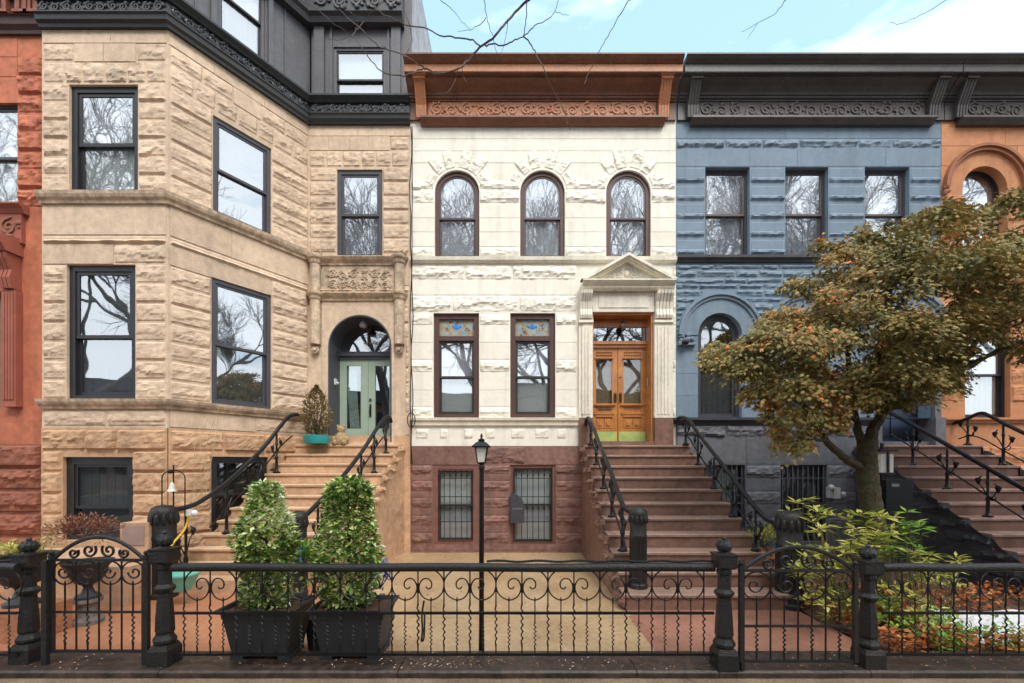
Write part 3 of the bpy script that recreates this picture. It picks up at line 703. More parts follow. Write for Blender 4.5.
m = MB(); box_shell(m, XB+.01, XC-.01, .3, 9, 0, 10.3); m.build('party_wall', BLUE, blue)
for o in ba+[bdoor]:        # hood moulds and carved stops
    m = MB()
    c = (o[1]+o[2])/2; r = (o[2]-o[1])/2; vs = o[4]-r
    n = 26
    for (ri, ro, w) in ((r+.005, r+.33, .025), (r+.33, r+.40, .06), (r+.40, r+.46, .10)):
        for i in range(n):
            t0, t1 = math.pi*i/n, math.pi*(i+1)/n
            q = [(c+ro*math.cos(t0), vs+ro*math.sin(t0)), (c+ro*math.cos(t1), vs+ro*math.sin(t1)), (c+ri*math.cos(t1), vs+ri*math.sin(t1)), (c+ri*math.cos(t0), vs+ri*math.sin(t0))]
            m.prism([FAC.p(x, yy, .001) for x, yy in q], FAC.n*w)
    for sg in (-1, 1):
        for k in range(16): m.ball((c+sg*(r+.28)+random.uniform(-.16, .16), -.05, vs-.10+random.uniform(-.09, .09)), random.uniform(.03, .055), 5)
        m.box(c+sg*(r+.27)-.19, c+sg*(r+.27)+.19, -.10, -.008, vs-.24, vs-.19)
    m.build('hood_mould', BLUE, blue)
m = MB(); m.sweep([(XB+.005, 0), (XC, 0)], [(0, Z0(263)), (.05, Z0(263)), (.07, Z0(261)), (.12, Z0(259.5)), (.12, Z0(257)), (0, Z0(257))])
m.build('sill_band', SLATED, blue); m = MB()
m.sweep([(X0(672.5), 0), (X0(878), 0)], [(0, Z0(424.5)), (.05, Z0(424.5)), (.07, Z0(422)), (.12, Z0(420.5)), (.12, Z0(418)), (0, Z0(418))]); m.build('sill_band', SLATED, blue)
m = MB(); sb = [('rect', X0(700), X0(745), .25, Z0(465)), ('rect', X0(780.5), X0(827), .25, Z0(465))]; bd2 = ('rect', bdoor[1], bdoor[2], Z0(441.5), Z0(418.1))
wall(m, FAC, XB+.002, X0(878), -.1, Z0(418), sb, .3, .01); wall(m, FAC, X0(878), XC, -.1, Z0(441.5), [], .3, .01)
m.box(X0(878), bdoor[1], -.01, .3, Z0(441.5), Z0(418)); m.box(bdoor[2], XC, -.01, .3, Z0(441.5), Z0(418))
course(m, FAC, XB, X0(878), Z0(437.5), Z0(425), [], bw=1.25, amp=.07, w=.01)
course(m, FAC, XB, X0(878), Z0(464), Z0(438), [], bw=1.6, styles=('smooth',), w=.01)
for k, yy in enumerate((465, 491, 517)): course(m, FAC, XB, X0(878), Z0(yy+14), Z0(yy), sb, bw=.9, amp=.05, w=.01); course(m, FAC, XB, X0(878), Z0(yy+25.8), Z0(yy+14.4), sb, bw=.9, styles=('smooth',), w=.01)
m.build('basement_wall', SLATE, blue)
cornice(blue, XB+.03, XC+.02, CORD, CORDR, CORD)
for i, o in enumerate(bw):
    make_window(blue, FAC, o[1], o[2], o[3], o[4], WFG, SASHR, rec=.12, meet=.5, fw=.05, sw=.045, glass=(MIRRORG, MIRRORG), blind=((0, 1, WHITE),) if i == 2 else ((.5, 1, WHITE), (0, .5, GREYB)))
for o in ba: make_window(blue, FAC, o[1], o[2], o[3], o[4], WFG, WFG, arch=True, rec=.12, meet=.52, fw=.07, sw=.06, glass=(DARKG, LOWG), blind=((0, .48, SHADEB),))
for o in sb:
    w_ = make_window(blue, FAC, o[1], o[2], o[3], o[4], WFD, WFD, rec=.12, meet=.5, fw=.06, glass=(DARKG, LOWG), blind=((0, 1, SHADEB),), label='charcoal framed basement window behind vertical bars')
    g = MB()
    for k in range(9): u = o[1]+.06+(o[2]-o[1]-.12)*k/8; g.box(u-.010, u+.010, .02, .045, o[3]+.03, o[4]-.02)
    for v in (o[4]-.30, o[3]+.3, (o[3]+o[4])/2): g.box(o[1]+.02, o[2]-.02, .025, .04, v-.012, v+.012)
    g.build('window_grille', mat('grey_iron', (.10, .10, .11), .5, .2, 6), w_)
# blue door
m = MB(); a, b, c0, c1 = bdoor[1:5]; r = (b-a)/2; 
m.box(a-.1, b+.1, .45, .5, c0, c1+.05); dd = m.build('door', BLDOOR, blue)
m = MB(); m.box(a+.02, (a+b)/2-.02, .42, .449, c0+.15, c0+.8); m.box((a+b)/2+.02, b-.02, .42, .449, c0+.15, c0+.8); m.build('door_panel', BLDOOR, dd)
m = MB(); m.box(a+.14, (a+b)/2-.08, .43, .44, c0+1.0, c0+1.9); m.box((a+b)/2+.08, b-.14, .43, .44, c0+1.0, c0+1.9); m.build('pane', DARKG, dd)
m = MB(); m.box(b, X0(941)-.02, -.14, -.012, Z0(446), Z0(418)); m.box(b+.02, X0(937), -.10, -.012, Z0(418), Z0(335)); m.build('door_pilaster', SLATE, blue)
blue_prof = [(9.6-.353*k, 2.425-.2205*k) for k in range(11)]
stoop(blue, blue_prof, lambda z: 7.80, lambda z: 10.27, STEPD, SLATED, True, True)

# ================================================================== ORANGE HOUSE (right edge)
XE = 16.2
orange = thing('row_house', (12.5, 0, 0), 'orange painted stone row house at right edge with round arched upper window', 'house')
oa = [('arch', X0(962.5), X0(1007.5), Z0(257), Z0(166)), ('arch', X0(1048), X0(1093), Z0(257), Z0(166)), ('arch', X0(1134), X0(1179), Z0(257), Z0(166))]
ol = [('rect', X0(965), X0(1010.5), Z0(417.5), Z0(325)), ('rect', X0(1050), X0(1095), Z0(417.5), Z0(325))]
ob = [('rect', X0(1040), X0(1080), .3, Z0(466))]
m = MB(); wall(m, FAC, XC+.004, XE, Z0(424), 10.3, oa+ol, .3)
for y1, y0, st in ((124, 146, 'smooth'), (146.3, 166, 'smooth')): course(m, FAC, XC, XE, Z0(y0), Z0(y1), [(o[0], o[1]-.35, o[2]+.35, o[3], o[4]+.4) for o in oa], bw=1.6, styles=(st,))
for k in range(7): course(m, FAC, XC, XE, Z0(203+k*9), Z0(194.3+k*9), oa, bw=1.0, styles=(('rock', 'smooth')[k % 2],), amp=.05)
for k in range(8): course(m, FAC, XC, XE, Z0(281+k*17.3), Z0(264+k*17.3), ol, bw=.8, styles=('rock', 'rock', 'pillow'), amp=.055)
m.build('stone_wall', ORANGE, orange)
m = MB(); wall(m, FAC, XC+.004, XE, -.1, Z0(424), ob, .3, .01); course(m, FAC, XC, XE, Z0(464), Z0(446), [], bw=.9, amp=.06, w=.01)
for k in range(4): course(m, FAC, XC, XE, Z0(486+k*21), Z0(465+k*21.5), ob, bw=.9, amp=.06, w=.01)
m.build('basement_wall', ORANGE, orange)
m = MB(); box_shell(m, XC+.01, XE, .3, 9, 0, 10.3); m.build('party_wall', ORANGE, orange)
m = MB(); m.sweep([(XC+.004, 0), (XE, 0)], [(0, Z0(423.5)), (.05, Z0(423.5)), (.07, Z0(421)), (.12, Z0(420)), (.12, Z0(418)), (0, Z0(418))])
m.build('sill_band', MATS['orange_paint'], orange); m = MB()
m.sweep([(XC+.004, 0), (XE, 0)], [(0, Z0(263)), (.05, Z0(263)), (.07, Z0(261)), (.12, Z0(259.5)), (.12, Z0(257)), (0, Z0(257))])
m.build('sill_band', MATS['orange_paint'], orange)
for o in oa:
    m = MB(); c = (o[1]+o[2])/2; r = (o[2]-o[1])/2; vs = o[4]-r; n = 24
    for (ri, ro, w) in ((r+.33, r+.40, .07), (r+.40, r+.46, .11)):
        for i in range(n):
            t0, t1 = math.pi*i/n, math.pi*(i+1)/n
            q = [(c+ro*math.cos(t0), vs+ro*math.sin(t0)), (c+ro*math.cos(t1), vs+ro*math.sin(t1)), (c+ri*math.cos(t1), vs+ri*math.sin(t1)), (c+ri*math.cos(t0), vs+ri*math.sin(t0))]
            m.prism([FAC.p(x, yy, .001) for x, yy in q], FAC.n*w)
    for sg in (-1, 1):
        for k in range(8): m.ball((c+sg*(r+.40)+random.uniform(-.06, .06), -.06, vs-.06+random.uniform(-.08, .06)), .04, 5)
    m.build('hood_mould', mat('orange_trim', (.36, .14, .065), .75, .12, 2, .2, 50), orange)
cornice(orange, XC+.04, XE, CORD, CORDR, CORD)
for o in oa[:2]: make_window(orange, FAC, o[1], o[2], o[3], o[4], WFD, WFD, arch=True, rec=.18, meet=.5, fw=.05, glass=(MIRRORG, MIRRORG), blind=((0, .95, WHITE),))
for o in ol: make_window(orange, FAC, o[1], o[2], o[3], o[4], WFD, WFD, rec=.12, meet=.47, fw=.05, glass=(MIRRORG, DARKG), blind=((.0, 1, WHITE),))
make_window(orange, FAC, ob[0][1], ob[0][2], ob[0][3], ob[0][4], WFD, WFD, glass=(DARKG, LOWG))

# ================================================================== SANDSTONE HOUSE (bay front)
ZF = 7.79; YF = ZF-D
pA, pB, pC, pD = ((42-CX)*ZF/F, YF), ((168-CX)*ZF/F, YF), (X0(308.7), 0.0), (XA, 0.0)
FR = Frame((0, YF), (1, 0)); SD = Frame(pB, (pC[0]-pB[0], pC[1]-pB[1])); SL = math.hypot(pC[0]-pB[0], pC[1]-pB[1])
def fz(py): return H+(CY-py)*ZF/F
def fx_(px): return (px-CX)*ZF/F
sand = thing('row_house', (-5.3, 0, 0), 'tan sandstone row house with angled bay and black cornice under a slate attic storey', 'house')
PATH = [pA, pB, pC, pD]; AMPS[0] = 1
f_ops = [('rect', fx_(69), fx_(138), fz(193.6), fz(84.5)), ('rect', fx_(66.7), fx_(135.4), fz(399), fz(264.5))]
f_bop = [('rect', fx_(63.7), fx_(134), fz(540), fz(457))]
sa, sb_ = SD.u(213), SD.u(271.3)
s_ops = [('rect', sa, sb_, fz(193.6)+0, fz(88)), ('rect', SD.u(211.5), SD.u(271.3), fz(399), fz(263))]
s_bop = [('rect', SD.u(211), SD.u(268), fz(540), fz(456))]
r_ops = [('rect', X0(337), X0(382.5), Z0(258), Z0(169.5))]
arc = ('arch', X0(328.5), X0(392), Z0(442), Z0(315))
ztop = 9.80; zbase = fz(428)
m = MB()
wall(m, FR, pA[0], pB[0], zbase, ztop, f_ops, .3); wall(m, SD, 0, SL, zbase, ztop, s_ops, .3); wall(m, FAC, pC[0], pD[0], zbase, ztop, r_ops+[arc], .3)
def tri(zhi, zlo, **kw):     # the same course running round the front, side and recess
    for (fr, a, b, o_) in ((FR, pA[0], pB[0], f_ops), (SD, 0, SL, s_ops), (FAC, pC[0], pD[0], r_ops+[(arc[0], arc[1]-.40, arc[2]+.30, 0, 5.6)])):
        course(m, fr, a+.02, b-.02, zlo, zhi, o_, **kw)
tri(9.60, fz(43.5), bw=1.0, styles=('smooth',)); tri(fz(43.7), fz(62), bw=.50, styles=('rock', 'smooth'), amp=.045, jit=.05); tri(fz(62.3), fz(83.5), bw=.36, amp=.05, jit=.1)
zz = fz(84)
n = 6; hh = (fz(84)-fz(193.6))/n
for k in range(n): tri(zz-k*hh-.002, zz-(k+1)*hh, bw=1.0, styles=('rock', 'rock', 'pillow'), amp=.055)
tri(fz(204.5), fz(235), bw=1.6, styles=('smooth',)); tri(fz(235.3), fz(244), bw=2.0, styles=('lip',), amp=.05)
tri(fz(244.3), fz(264.2), bw=1.1, styles=('rock', 'smooth', 'rock'), amp=.05)
n = 7; hh = (fz(264.5)-fz(399))/n
for k in range(n): tri(fz(264.5)-k*hh-.002, fz(264.5)-(k+1)*hh, bw=1.0, styles=('rock', 'pillow'), amp=.055)
tri(fz(409.5), fz(427), bw=1.2, styles=('rock', 'smooth'), amp=.045)
m.build('stone_wall', SAND, sand)
m = MB(); zb = zbase
wall(m, FR, pA[0], pB[0], -.1, zb, f_bop, .3, .012); wall(m, SD, 0, SL, -.1, zb, s_bop, .3, .012); wall(m, FAC, pC[0], pD[0], -.1, zb, [(arc[0], arc[1], arc[2], Z0(442), zb-.001+.6)] if False else [], .3, .012)
for k in range(7):
    zh = fz(429.5+k*21.2); zl = fz(429.5+(k+1)*21.2-.3)
    for (fr, a, b, o_) in ((FR, pA[0], pB[0], f_bop), (SD, 0, SL, s_bop)):
        course(m, fr, a+.02, b-.02, max(zl, 0), zh, o_, bw=.85, styles=('pillow', 'rock', 'pillow'), amp=.075, base=.02, w=.012)
m.build('basement_wall', SANDB, sand)
m = MB(); 
wl = lambda z, s=.15: [(0, z-s), (.05, z-s), (.06, z-s*.75), (.10, z-s*.55), (.12, z-s*.3), (.13, z), (0, z)]
m.sweep(PATH[:3]+[(X0(311), 0)], wl(fz(194.2), .185)); m.build('sill_band', SANDT, sand); m = MB()
m.sweep(PATH[:3]+[(X0(311), 0)], wl(fz(399.6), .165))
m.build('sill_band', SANDT, sand)
for i, o in enumerate(f_ops): make_window(sand, FR, o[1], o[2], o[3], o[4], WFD, WFD, rec=.05, meet=.47, fw=.10, sw=.06, glass=(MIRRORG, DARKG) if i == 0 else (DARKG, DARKG), blind=((.0, 1, WHITE),) if i == 0 else ((0, .98, SHADEB),))
for i, o in enumerate(s_ops): make_window(sand, SD, o[1], o[2], o[3], o[4], WFG, WFG, rec=.03, meet=.48, fw=.08, sw=.05, glass=(MIRRORG, MIRRORG) if i == 0 else (MIRRORG, DARKG), blind=((0, .98, SHADEB),))
make_window(sand, FR, f_bop[0][1], f_bop[0][2], f_bop[0][3], f_bop[0][4], WFD, WFD, rec=.05, meet=.38, fw=.13, sw=.05, glass=(LOWG, LOWG), blind=((.4, 1, SHADEB),))
make_window(sand, SD, s_bop[0][1], s_bop[0][2], s_bop[0][3], s_bop[0][4], WFD, WFD, rec=.05, meet=.5, fw=.08, sw=.05, glass=(LOWG, LOWG), blind=((.0, 1, DARK),))
o = r_ops[0]; make_window(sand, FAC, o[1], o[2], o[3], o[4], WFG, WFG, rec=.03, meet=.5, fw=.09, sw=.05, glass=(MIRRORG, MIRRORG), blind=((0, .98, GREYB),))
# portal
m = MB(); zt = Z0(258.6); zm = Z0(294.5)
for (zq, h, pr) in ((zt, .17, .16), (zm, .16, .15)):
    prof = lambda e: [(0, zq-h), (.06+e, zq-h), (.07+e, zq-h*.7), (pr-.03+e, zq-h*.4), (pr+e, zq-.02), (pr+e, zq), (0, zq)]
    m.sweep([(X0(311), 0), (X0(405), 0)], prof(0))
for c in (X0(316.5), X0(400)):
    for (a, b) in ((zt-.17, zm), (zm-.16, Z0(345))): m.lathe((c, -.05, b if a > b else a), [(.115, 0), (.115, abs(a-b))], 14)
    for zq in (zt, zm): m.lathe((c, -.05, zq-.16), [(.12, 0), (.14, .03), (.15, .08), (.19, .12), (.20, .158)], 14)
    for k in range(12): an = k*math.pi/6; m.ball((c+.065*math.cos(an), -.07, Z0(350.5)+.065*math.sin(an)), .03, 5)
    m.ball((c, -.10, Z0(350.5)), .045, 6)
    for k in range(10): m.ball((c+random.uniform(-.14, .14), -.06, zt+.07+random.uniform(-.05, .08)), .035, 5)
m.box(X0(322.5), X0(394.5), -.035, -.008, zm, zt-.17)
m.build('portal_moulding', SANDT, sand)
m = MB(); scrollwork(m, FAC, X0(328), X0(391), Z0(280), Z0(270.5), .045, .014, .25); scrollwork(m, FAC, X0(328), X0(391), Z0(290.5), Z0(280.5), .045, .014, .25); m.build('scroll_panel', SANDT, sand, True)
m = MB(); c = (arc[1]+arc[2])/2; r = (arc[2]-arc[1])/2; vs = arc[4]-r
wall(m, FAC, X0(322.5), X0(394.5), Z0(445), zm-.16, [(arc[0], arc[1]+.001, arc[2]-.001, Z0(442), arc[4]-.001)], .03, .03)
m.build('arch_surround', SAND, sand)
m = MB(); n = 22
q = [(arc[1], Z0(442)), (arc[1], vs)]+[(c-r*math.cos(math.pi*i/n), vs+r*math.sin(math.pi*i/n)) for i in range(1, n)]+[(arc[2], vs), (arc[2], Z0(442))]
for i in range(len(q)-1):
    a, b = q[i], q[i+1]; s_ = .992
    A = FAC.p(c+(a[0]-c)*s_, vs+(a[1]-vs)*(s_ if a[1] > vs else 1), .032); B = FAC.p(c+(b[0]-c)*s_, vs+(b[1]-vs)*(s_ if b[1] > vs else 1), .032)
    m.quad(A, B, (B[0], .62, B[2]), (A[0], .62, A[2]))
    k_ = .955; A2 = FAC.p(c+(a[0]-c)*k_, vs+(a[1]-vs)*(k_ if a[1] > vs else 1), .032); B2 = FAC.p(c+(b[0]-c)*k_, vs+(b[1]-vs)*(k_ if b[1] > vs else 1), .032)
    m.quad(A, B, B2, A2); m.quad(A2, B2, (B2[0], .60, B2[2]), (A2[0], .60, A2[2]))
m.build('door_jamb', JAMB, sand)
m = MB(); zt_ = Z0(357)+.08; m.box(arc[1], arc[2], .50, .60, zt_, zt_+.17); m.box(arc[1], arc[2], .46, .50, zt_+.06, zt_+.12); m.build('transom_bar', JAMB, sand)
m = MB(); rr = r*.955; zc = zt_+.17; m.prism([(c+rr*math.cos(math.pi*i/24), .55, max(zc, vs+rr*math.sin(math.pi*i/24))) for i in range(25)], (0, .01, 0)); m.build('fanlight_pane', DARKG, sand)
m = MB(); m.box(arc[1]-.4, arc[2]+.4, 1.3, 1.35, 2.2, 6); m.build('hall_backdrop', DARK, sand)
m = MB()     # gilt lettering strokes on the fanlight, unreadable in the photo
gx = c+.05
for k in range(6): 
    xx = gx-.16+k*.065; m.tube([(xx, .535, zc+.24), (xx+.03, .535, zc+.17), (xx+.045, .535, zc+.25)], .007, 4)
m.build('gilt_lettering', mat('gilt', (.7, .62, .35), .4, .1, 9), sand)
md = (arc[1]+arc[2])/2; z0_, z1_ = Z0(442)+.01, zt_
for i, (a, b) in enumerate(((arc[1]+.04, md-.004), (md+.004, arc[2]-.04))):
    d = MB(); st = .15; y0, y1 = .55, .60
    d.box(a, a+st, y0, y1, z0_, z1_); d.box(b-st, b, y0, y1, z0_, z1_); d.box(a+st, b-st, y0, y1, z1_-.16, z1_); d.box(a+st, b-st, y0, y1, z0_, z0_+.34)
    d.box(a+st+.01, b-st-.01, y0-.012, y0, z0_+.10, z0_+.25)
    for (p0, p1, q0, q1) in ((a+st, a+st+.02, z0_+.34, z1_-.16), (b-st-.02, b-st, z0_+.34, z1_-.16)): d.box(p0, p1, y0-.01, y0+.01, q0, q1)
    dd = d.build('door', SAGE, sand)
    g = MB(); g.box(a+st, b-st, y0+.02, y0+.027, z0_+.34, z1_-.16); g.build('pane', DARKG, dd)
    if i == 0:
        g = MB()
        for k in range(5):
            x = a+st+.0+k*.045; g.tube([(x+.02, y1+.05, z1_-.18), (x+.03, y1+.05, z1_-.8), (x+.01+.05*math.sin(2), y1+.06, z1_-1.2), (x+.09, y1+.05, z0_+.36)], [.03, .028, .02, .032], 6)
        g.build('curtain', TEALC, dd)
    else:
        k_ = MB(); hx = a+.055; k_.box(hx-.02, hx+.02, y0-.02, y0-.001, z0_+.62, z0_+.92); k_.tube([(hx, y0-.02, z0_+.87), (hx, y0-.07, z0_+.85), (hx, y0-.07, z0_+.70), (hx, y0-.03, z0_+.66)], .012, 6); k_.ball((hx, y0-.02, z0_+1.03), .03, 6); k_.build('handle', IRON, dd)
m = MB(); m.tube([(c, .2, arc[4]), (c, .2, arc[4]-.08)], .02, 6); m.lathe((c, .2, arc[4]-.24), [(.02, 0), (.08, .02), (.09, .08), (.05, .15), (.03, .17)], 12)
tag(m.build('porch_light', mat('grey_lamp', (.35, .35, .38), .3, .1), None, True), 'small round grey light under the crown of the sage door arch', 'light')
m = MB(); m.box(arc[1]+.05, arc[1]+.10, .18, .26, Z0(383), Z0(377)); m.ball((arc[1]+.12, .22, Z0(381.5)), .035, 6); tag(m.build('door_camera', mat('pale_plastic', (.6, .6, .62), .4, .1)), 'tiny pale camera on the grey jamb left of the sage doors', 'camera')
# black cornice, carved frieze and attic storey
m = MB()
cp = [(-.2, 9.70), (.06, 9.70), (.07, 9.75), (.12, 9.78), (.13, 9.86), (.16, 9.875), (.16, 9.895), (.10, 9.90), (.10, 10.10), (.15, 10.115), (.17, 10.15), (.20, 10.19), (.22, 10.22), (.22, 10.26), (-.2, 10.28)]
m.sweep(PATH, cp); m.build('cornice', BLACKC, sand)
for (fr, a, b) in ((FR, pA[0]+.05, pB[0]+.02), (SD, .0, SL-.12), (FAC, pC[0]+.12, pD[0]-.05)):
    m = MB(); scrollwork(m, fr, a, b, 9.91, 10.09, .108, .018, .2)
    m.build('frieze', mat('black_carving', (.05, .052, .058), .4, .3, 8, .1, 40), sand, True)
AW = -.14
su0, su1 = SD.u(222), SD.u(268.5)
asw = [('rect', su0, su1, 10.45, 12.35)]; arw = [('rect', X0(331), X0(384), 10.30, Z0(41))]; afw = [('rect', fx_(75), fx_(140), 10.62, 12.35)]
m = MB(); wall(m, FR, pA[0], pB[0]+.08, 10.1, 13.9, afw, .2, AW); wall(m, SD, -.1, SL+.12, 10.1, 13.9, asw, .2, AW); wall(m, FAC, pC[0]-.0, pD[0], 10.1, 13.9, arw, .2, AW)
def pil(fr, u, hw=.10, top=12.1):
    m.fbox(fr, u-hw, u+hw, 10.26, top, AW, AW+.08); m.fbox(fr, u-hw-.03, u+hw+.03, top, top+.05, AW, AW+.12); m.fbox(fr, u-hw, u+hw, top+.05, top+.12, AW, AW+.10); m.fbox(fr, u-hw-.04, u+hw+.04, top+.12, top+.18, AW, AW+.15)
pil(FAC, X0(317.5), .115); pil(FAC, X0(395), .105)
for u in (su0-.10, su1+.10): m.fbox(SD, u-.05, u+.05, 10.26, 12.6, AW, AW+.06)
for u in (SD.u(240)*0+su1+.42, su0-.40): m.fbox(SD, u-.015, u+.015, 10.26, 12.6, AW, AW+.03)
for (fr, a, b) in ((FAC, X0(328), X0(388)),): m.fbox(fr, a, a+.05, 10.26, 12.1, AW, AW+.04); m.fbox(fr, b-.05, b, 10.26, 12.1, AW, AW+.04)
m.quad((pA[0], YF, 9.5), (pA[0], 5, 9.5), (pA[0], 5, 13.9), (pA[0], YF, 13.9)); m.build('attic_wall', MANS, sand)
m = MB(); m.sweep(PATH[:3]+[(X0(403), 0)], [(AW, 12.02), (AW+.16, 12.04), (AW+.20, 12.14), (AW+.26, 12.20), (AW+.26, 12.9), (AW+.42, 13.0), (AW+.5, 13.9), (AW, 13.9)]); m.build('attic_cornice', mat('dark_grey_cornice', (.05, .05, .056), .45, .2, 4), sand)
for fr, a, b in ((FAC, pC[0]+.16, X0(402)), (SD, .2, SL-.24)):
    m = MB()
    for v in (12.24, 12.56): scrollwork(m, fr, a, b, v, v+.33, AW+.275, .026, .36)
    m.build('attic_carving', mat('grey_carving', (.10, .10, .11), .5, .3, 8), sand, True)
m = MB(); yb = 5.0
m.quad((XA-.004, .14, 10.3), (XA-.004, yb, 10.3), (XA-.004, yb, 13.9), (XA-.004, .14, 13.9)); m.quad((XA-.004, .0, -.1), (XA-.004, yb, -.1), (XA-.004, yb, 10.3), (XA-.004, .0, 10.3))
m.quad((pA[0], yb, 0), (XA, yb, 0), (XA, yb, 13.9), (pA[0], yb, 13.9)); m.quad((pA[0], YF, 13.9), (XA, 0, 13.9), (XA, yb, 13.9), (pA[0], yb, 13.9)); m.quad((pA[0], YF, 0), (pA[0], yb, 0), (pA[0], yb, 9.6), (pA[0], YF, 9.6))
m.build('party_wall', mat('stucco_grey', (.36, .36, .38), .9, .3, 3, .5, 25), sand)
LAV = mat('lavender_blind', (.62, .52, .62), .8, .1, 4)
SKB = mat('pale_blue_blind', (.55, .66, .74), .7, .08, 4)
for fr, o, bl2 in ((SD, asw[0], ((0, 1, GREYB),)), (FAC, arw[0], ((.46, 1, SKB), (0, .4, LAV))), (FR, afw[0], ((0, 1, GREYB),))):
    fr2 = Frame((fr.o.x-fr.n.x*.14, fr.o.y-fr.n.y*.14), (fr.d.x, fr.d.y)); make_window(sand, fr2, o[1], o[2], o[3], o[4], MANS, WFD, rec=.03, meet=.45, fw=.06, sw=.04, glass=(MIRRORG, DARKG) if fr is not FAC else (DARKG, DARKG), blind=bl2)
AMPS[0] = 0
# stoop of the sandstone house
sp = [(9.65-.245*k, 2.44-.206*k) for k in range(11)]
def slx(z):
    t = (9.6-z); return -4.78-.32*max(t, 0) if z > 7.25 else -5.54
stoop(sand, sp, slx, lambda z: -2.47-.17*(9.9-z), SANDB, SANDB, False, True)
m = MB(); m.box(-6.0, -3.5, -3.15, -2.80, -.05, .205); m.box(-5.75, -3.3, -2.83, -2.5, -.05, .30); m.build('bottom_step', SANDB, sand)

# ================================================================== RED HOUSE (left edge)
red = thing('row_house', (-9.5, YF, 0), 'red painted stone row house cut off by the left edge', 'house')
XR = pA[0]; YR = YF+.06; RF = Frame((0, YR), (1, 0)); ro = [('rect', fx_(-45), fx_(14), fz(206), fz(100))]; rd = ('rect', fx_(-60), fx_(5), fz(407), fz(290))
m = MB(); wall(m, RF, -13, XR-.004, fz(444), 10.0, ro+[rd], .3)
for k in range(8): course(m, RF, fx_(14.5), XR-.03, fz(73+k*19), fz(54+k*19.05), [], bw=2, styles=('rock', 'pillow'), amp=.06, base=.012)
course(m, RF, -13, fx_(14), fz(54), fz(35), [], bw=1, styles=('smooth',)); course(m, RF, -13, fx_(14), fz(74), fz(54.5), ro, bw=1, styles=('smooth',))
m.build('stone_wall', RED, red)
m = MB(); wall(m, RF, -13, XR-.004, -.1, fz(444), [], .3, .03)
for k in range(6): course(m, RF, -12, XR-.03, fz(467+k*23), fz(445+k*23), [], bw=1.1, styles=('pillow', 'rock'), amp=.08, base=.03, w=.03)
m.build('basement_wall', REDB, red)
m = MB(); m.quad((XR-.01, YR, 0), (XR-.01, 4, 0), (XR-.01, 4, 10), (XR-.01, YR, 10)); m.quad((-13, 4, 0), (XR, 4, 0), (XR, 4, 10), (-13, 4, 10)); m.quad((-13, YR, 10), (XR-.004, YR, 10), (XR-.004, 4, 10), (-13, 4, 10)); m.build('party_wall', REDB, red)
for o in ro: make_window(red, RF, o[1], o[2], o[3], o[4], WFD, WFG, rec=.06, meet=.5, fw=.05, glass=(MIRRORG, DARKG), blind=((0, 1, WHITE),))
m = MB(); g = lambda px: (px-CX)*ZF/F
m.fbox(RF, g(5), g(19.5), fz(407), fz(291), .0, .12)
for k in range(4): uu = g(7)+(g(18)-g(7))*(k+.5)/4; m.fbox(RF, uu-.018, uu+.018, fz(400), fz(295), .121, .14)
for k in range(3):
    uu = g(6.5)+(g(18.5)-g(6.5))*(k+.5)/3; hw = .028
    m.prism([RF.p(uu-hw, fz(290), .0), RF.p(uu-hw, fz(290), .16), RF.p(uu-hw, fz(280), .20), RF.p(uu-hw, fz(272), .16), RF.p(uu-hw, fz(262), .24), RF.p(uu-hw, fz(256.5), .26), RF.p(uu-hw, fz(256.5), 0)], (2*hw, 0, 0))
m.sweep([(-13, YR), (g(20), YR)], [(0, fz(256)), (.28, fz(256)), (.34, fz(251)), (.42, fz(246)), (.42, fz(243)), (0, fz(238))])
m.fbox(RF, -13, g(22), fz(243), fz(214), 0, .07)
m.sweep([(-13, YR), (g(26), YR)], [(0, fz(214)), (.08, fz(214)), (.12, fz(210)), (.18, fz(207)), (.18, fz(205.5)), (0, fz(205.5))])
m.build('door_surround', mat('red_trim', (.34, .10, .062), .75, .15, 3, .2, 50), red)
m = MB(); scrollwork(m, RF, g(0), g(20), fz(240), fz(217), .08, .022, .4); m.build('carved_panel', mat('aged_red_carving', (.26, .12, .07), .8, .2, 5), red, True)
m = MB(); m.fbox(RF, rd[1], rd[2], rd[3], rd[4], -.28, -.22); m.build('door', WOODD, red)
m = MB(); cp2 = [(-.2, fz(33)), (.05, fz(33)), (.06, fz(30)), (.12, fz(27)), (.14, fz(21)), (.18, fz(20)), (.10, fz(19.5)), (.10, fz(2)), (.18, fz(1)), (.3, fz(-8)), (.3, fz(-14)), (-.2, fz(-16))]
m.sweep([(-13, YR), (XR-.003, YR)], cp2); m.build('cornice', mat('dark_red_cornice', (.075, .035, .028), .5, .3, 3), red)
m = MB()
for px in (7, 27, 38): 
    for k in range(4): uu = g(px)-.09+k*.06; m.fbox(RF, uu-.02, uu+.02, fz(16), fz(0), .101, .16+.02*(k % 2))
    m.fbox(RF, g(px)-.13, g(px)+.13, fz(18.5), fz(16), .101, .19)
m.build('bracket', mat('rust_bracket', (.26, .08, .045), .6, .3, 6), red)

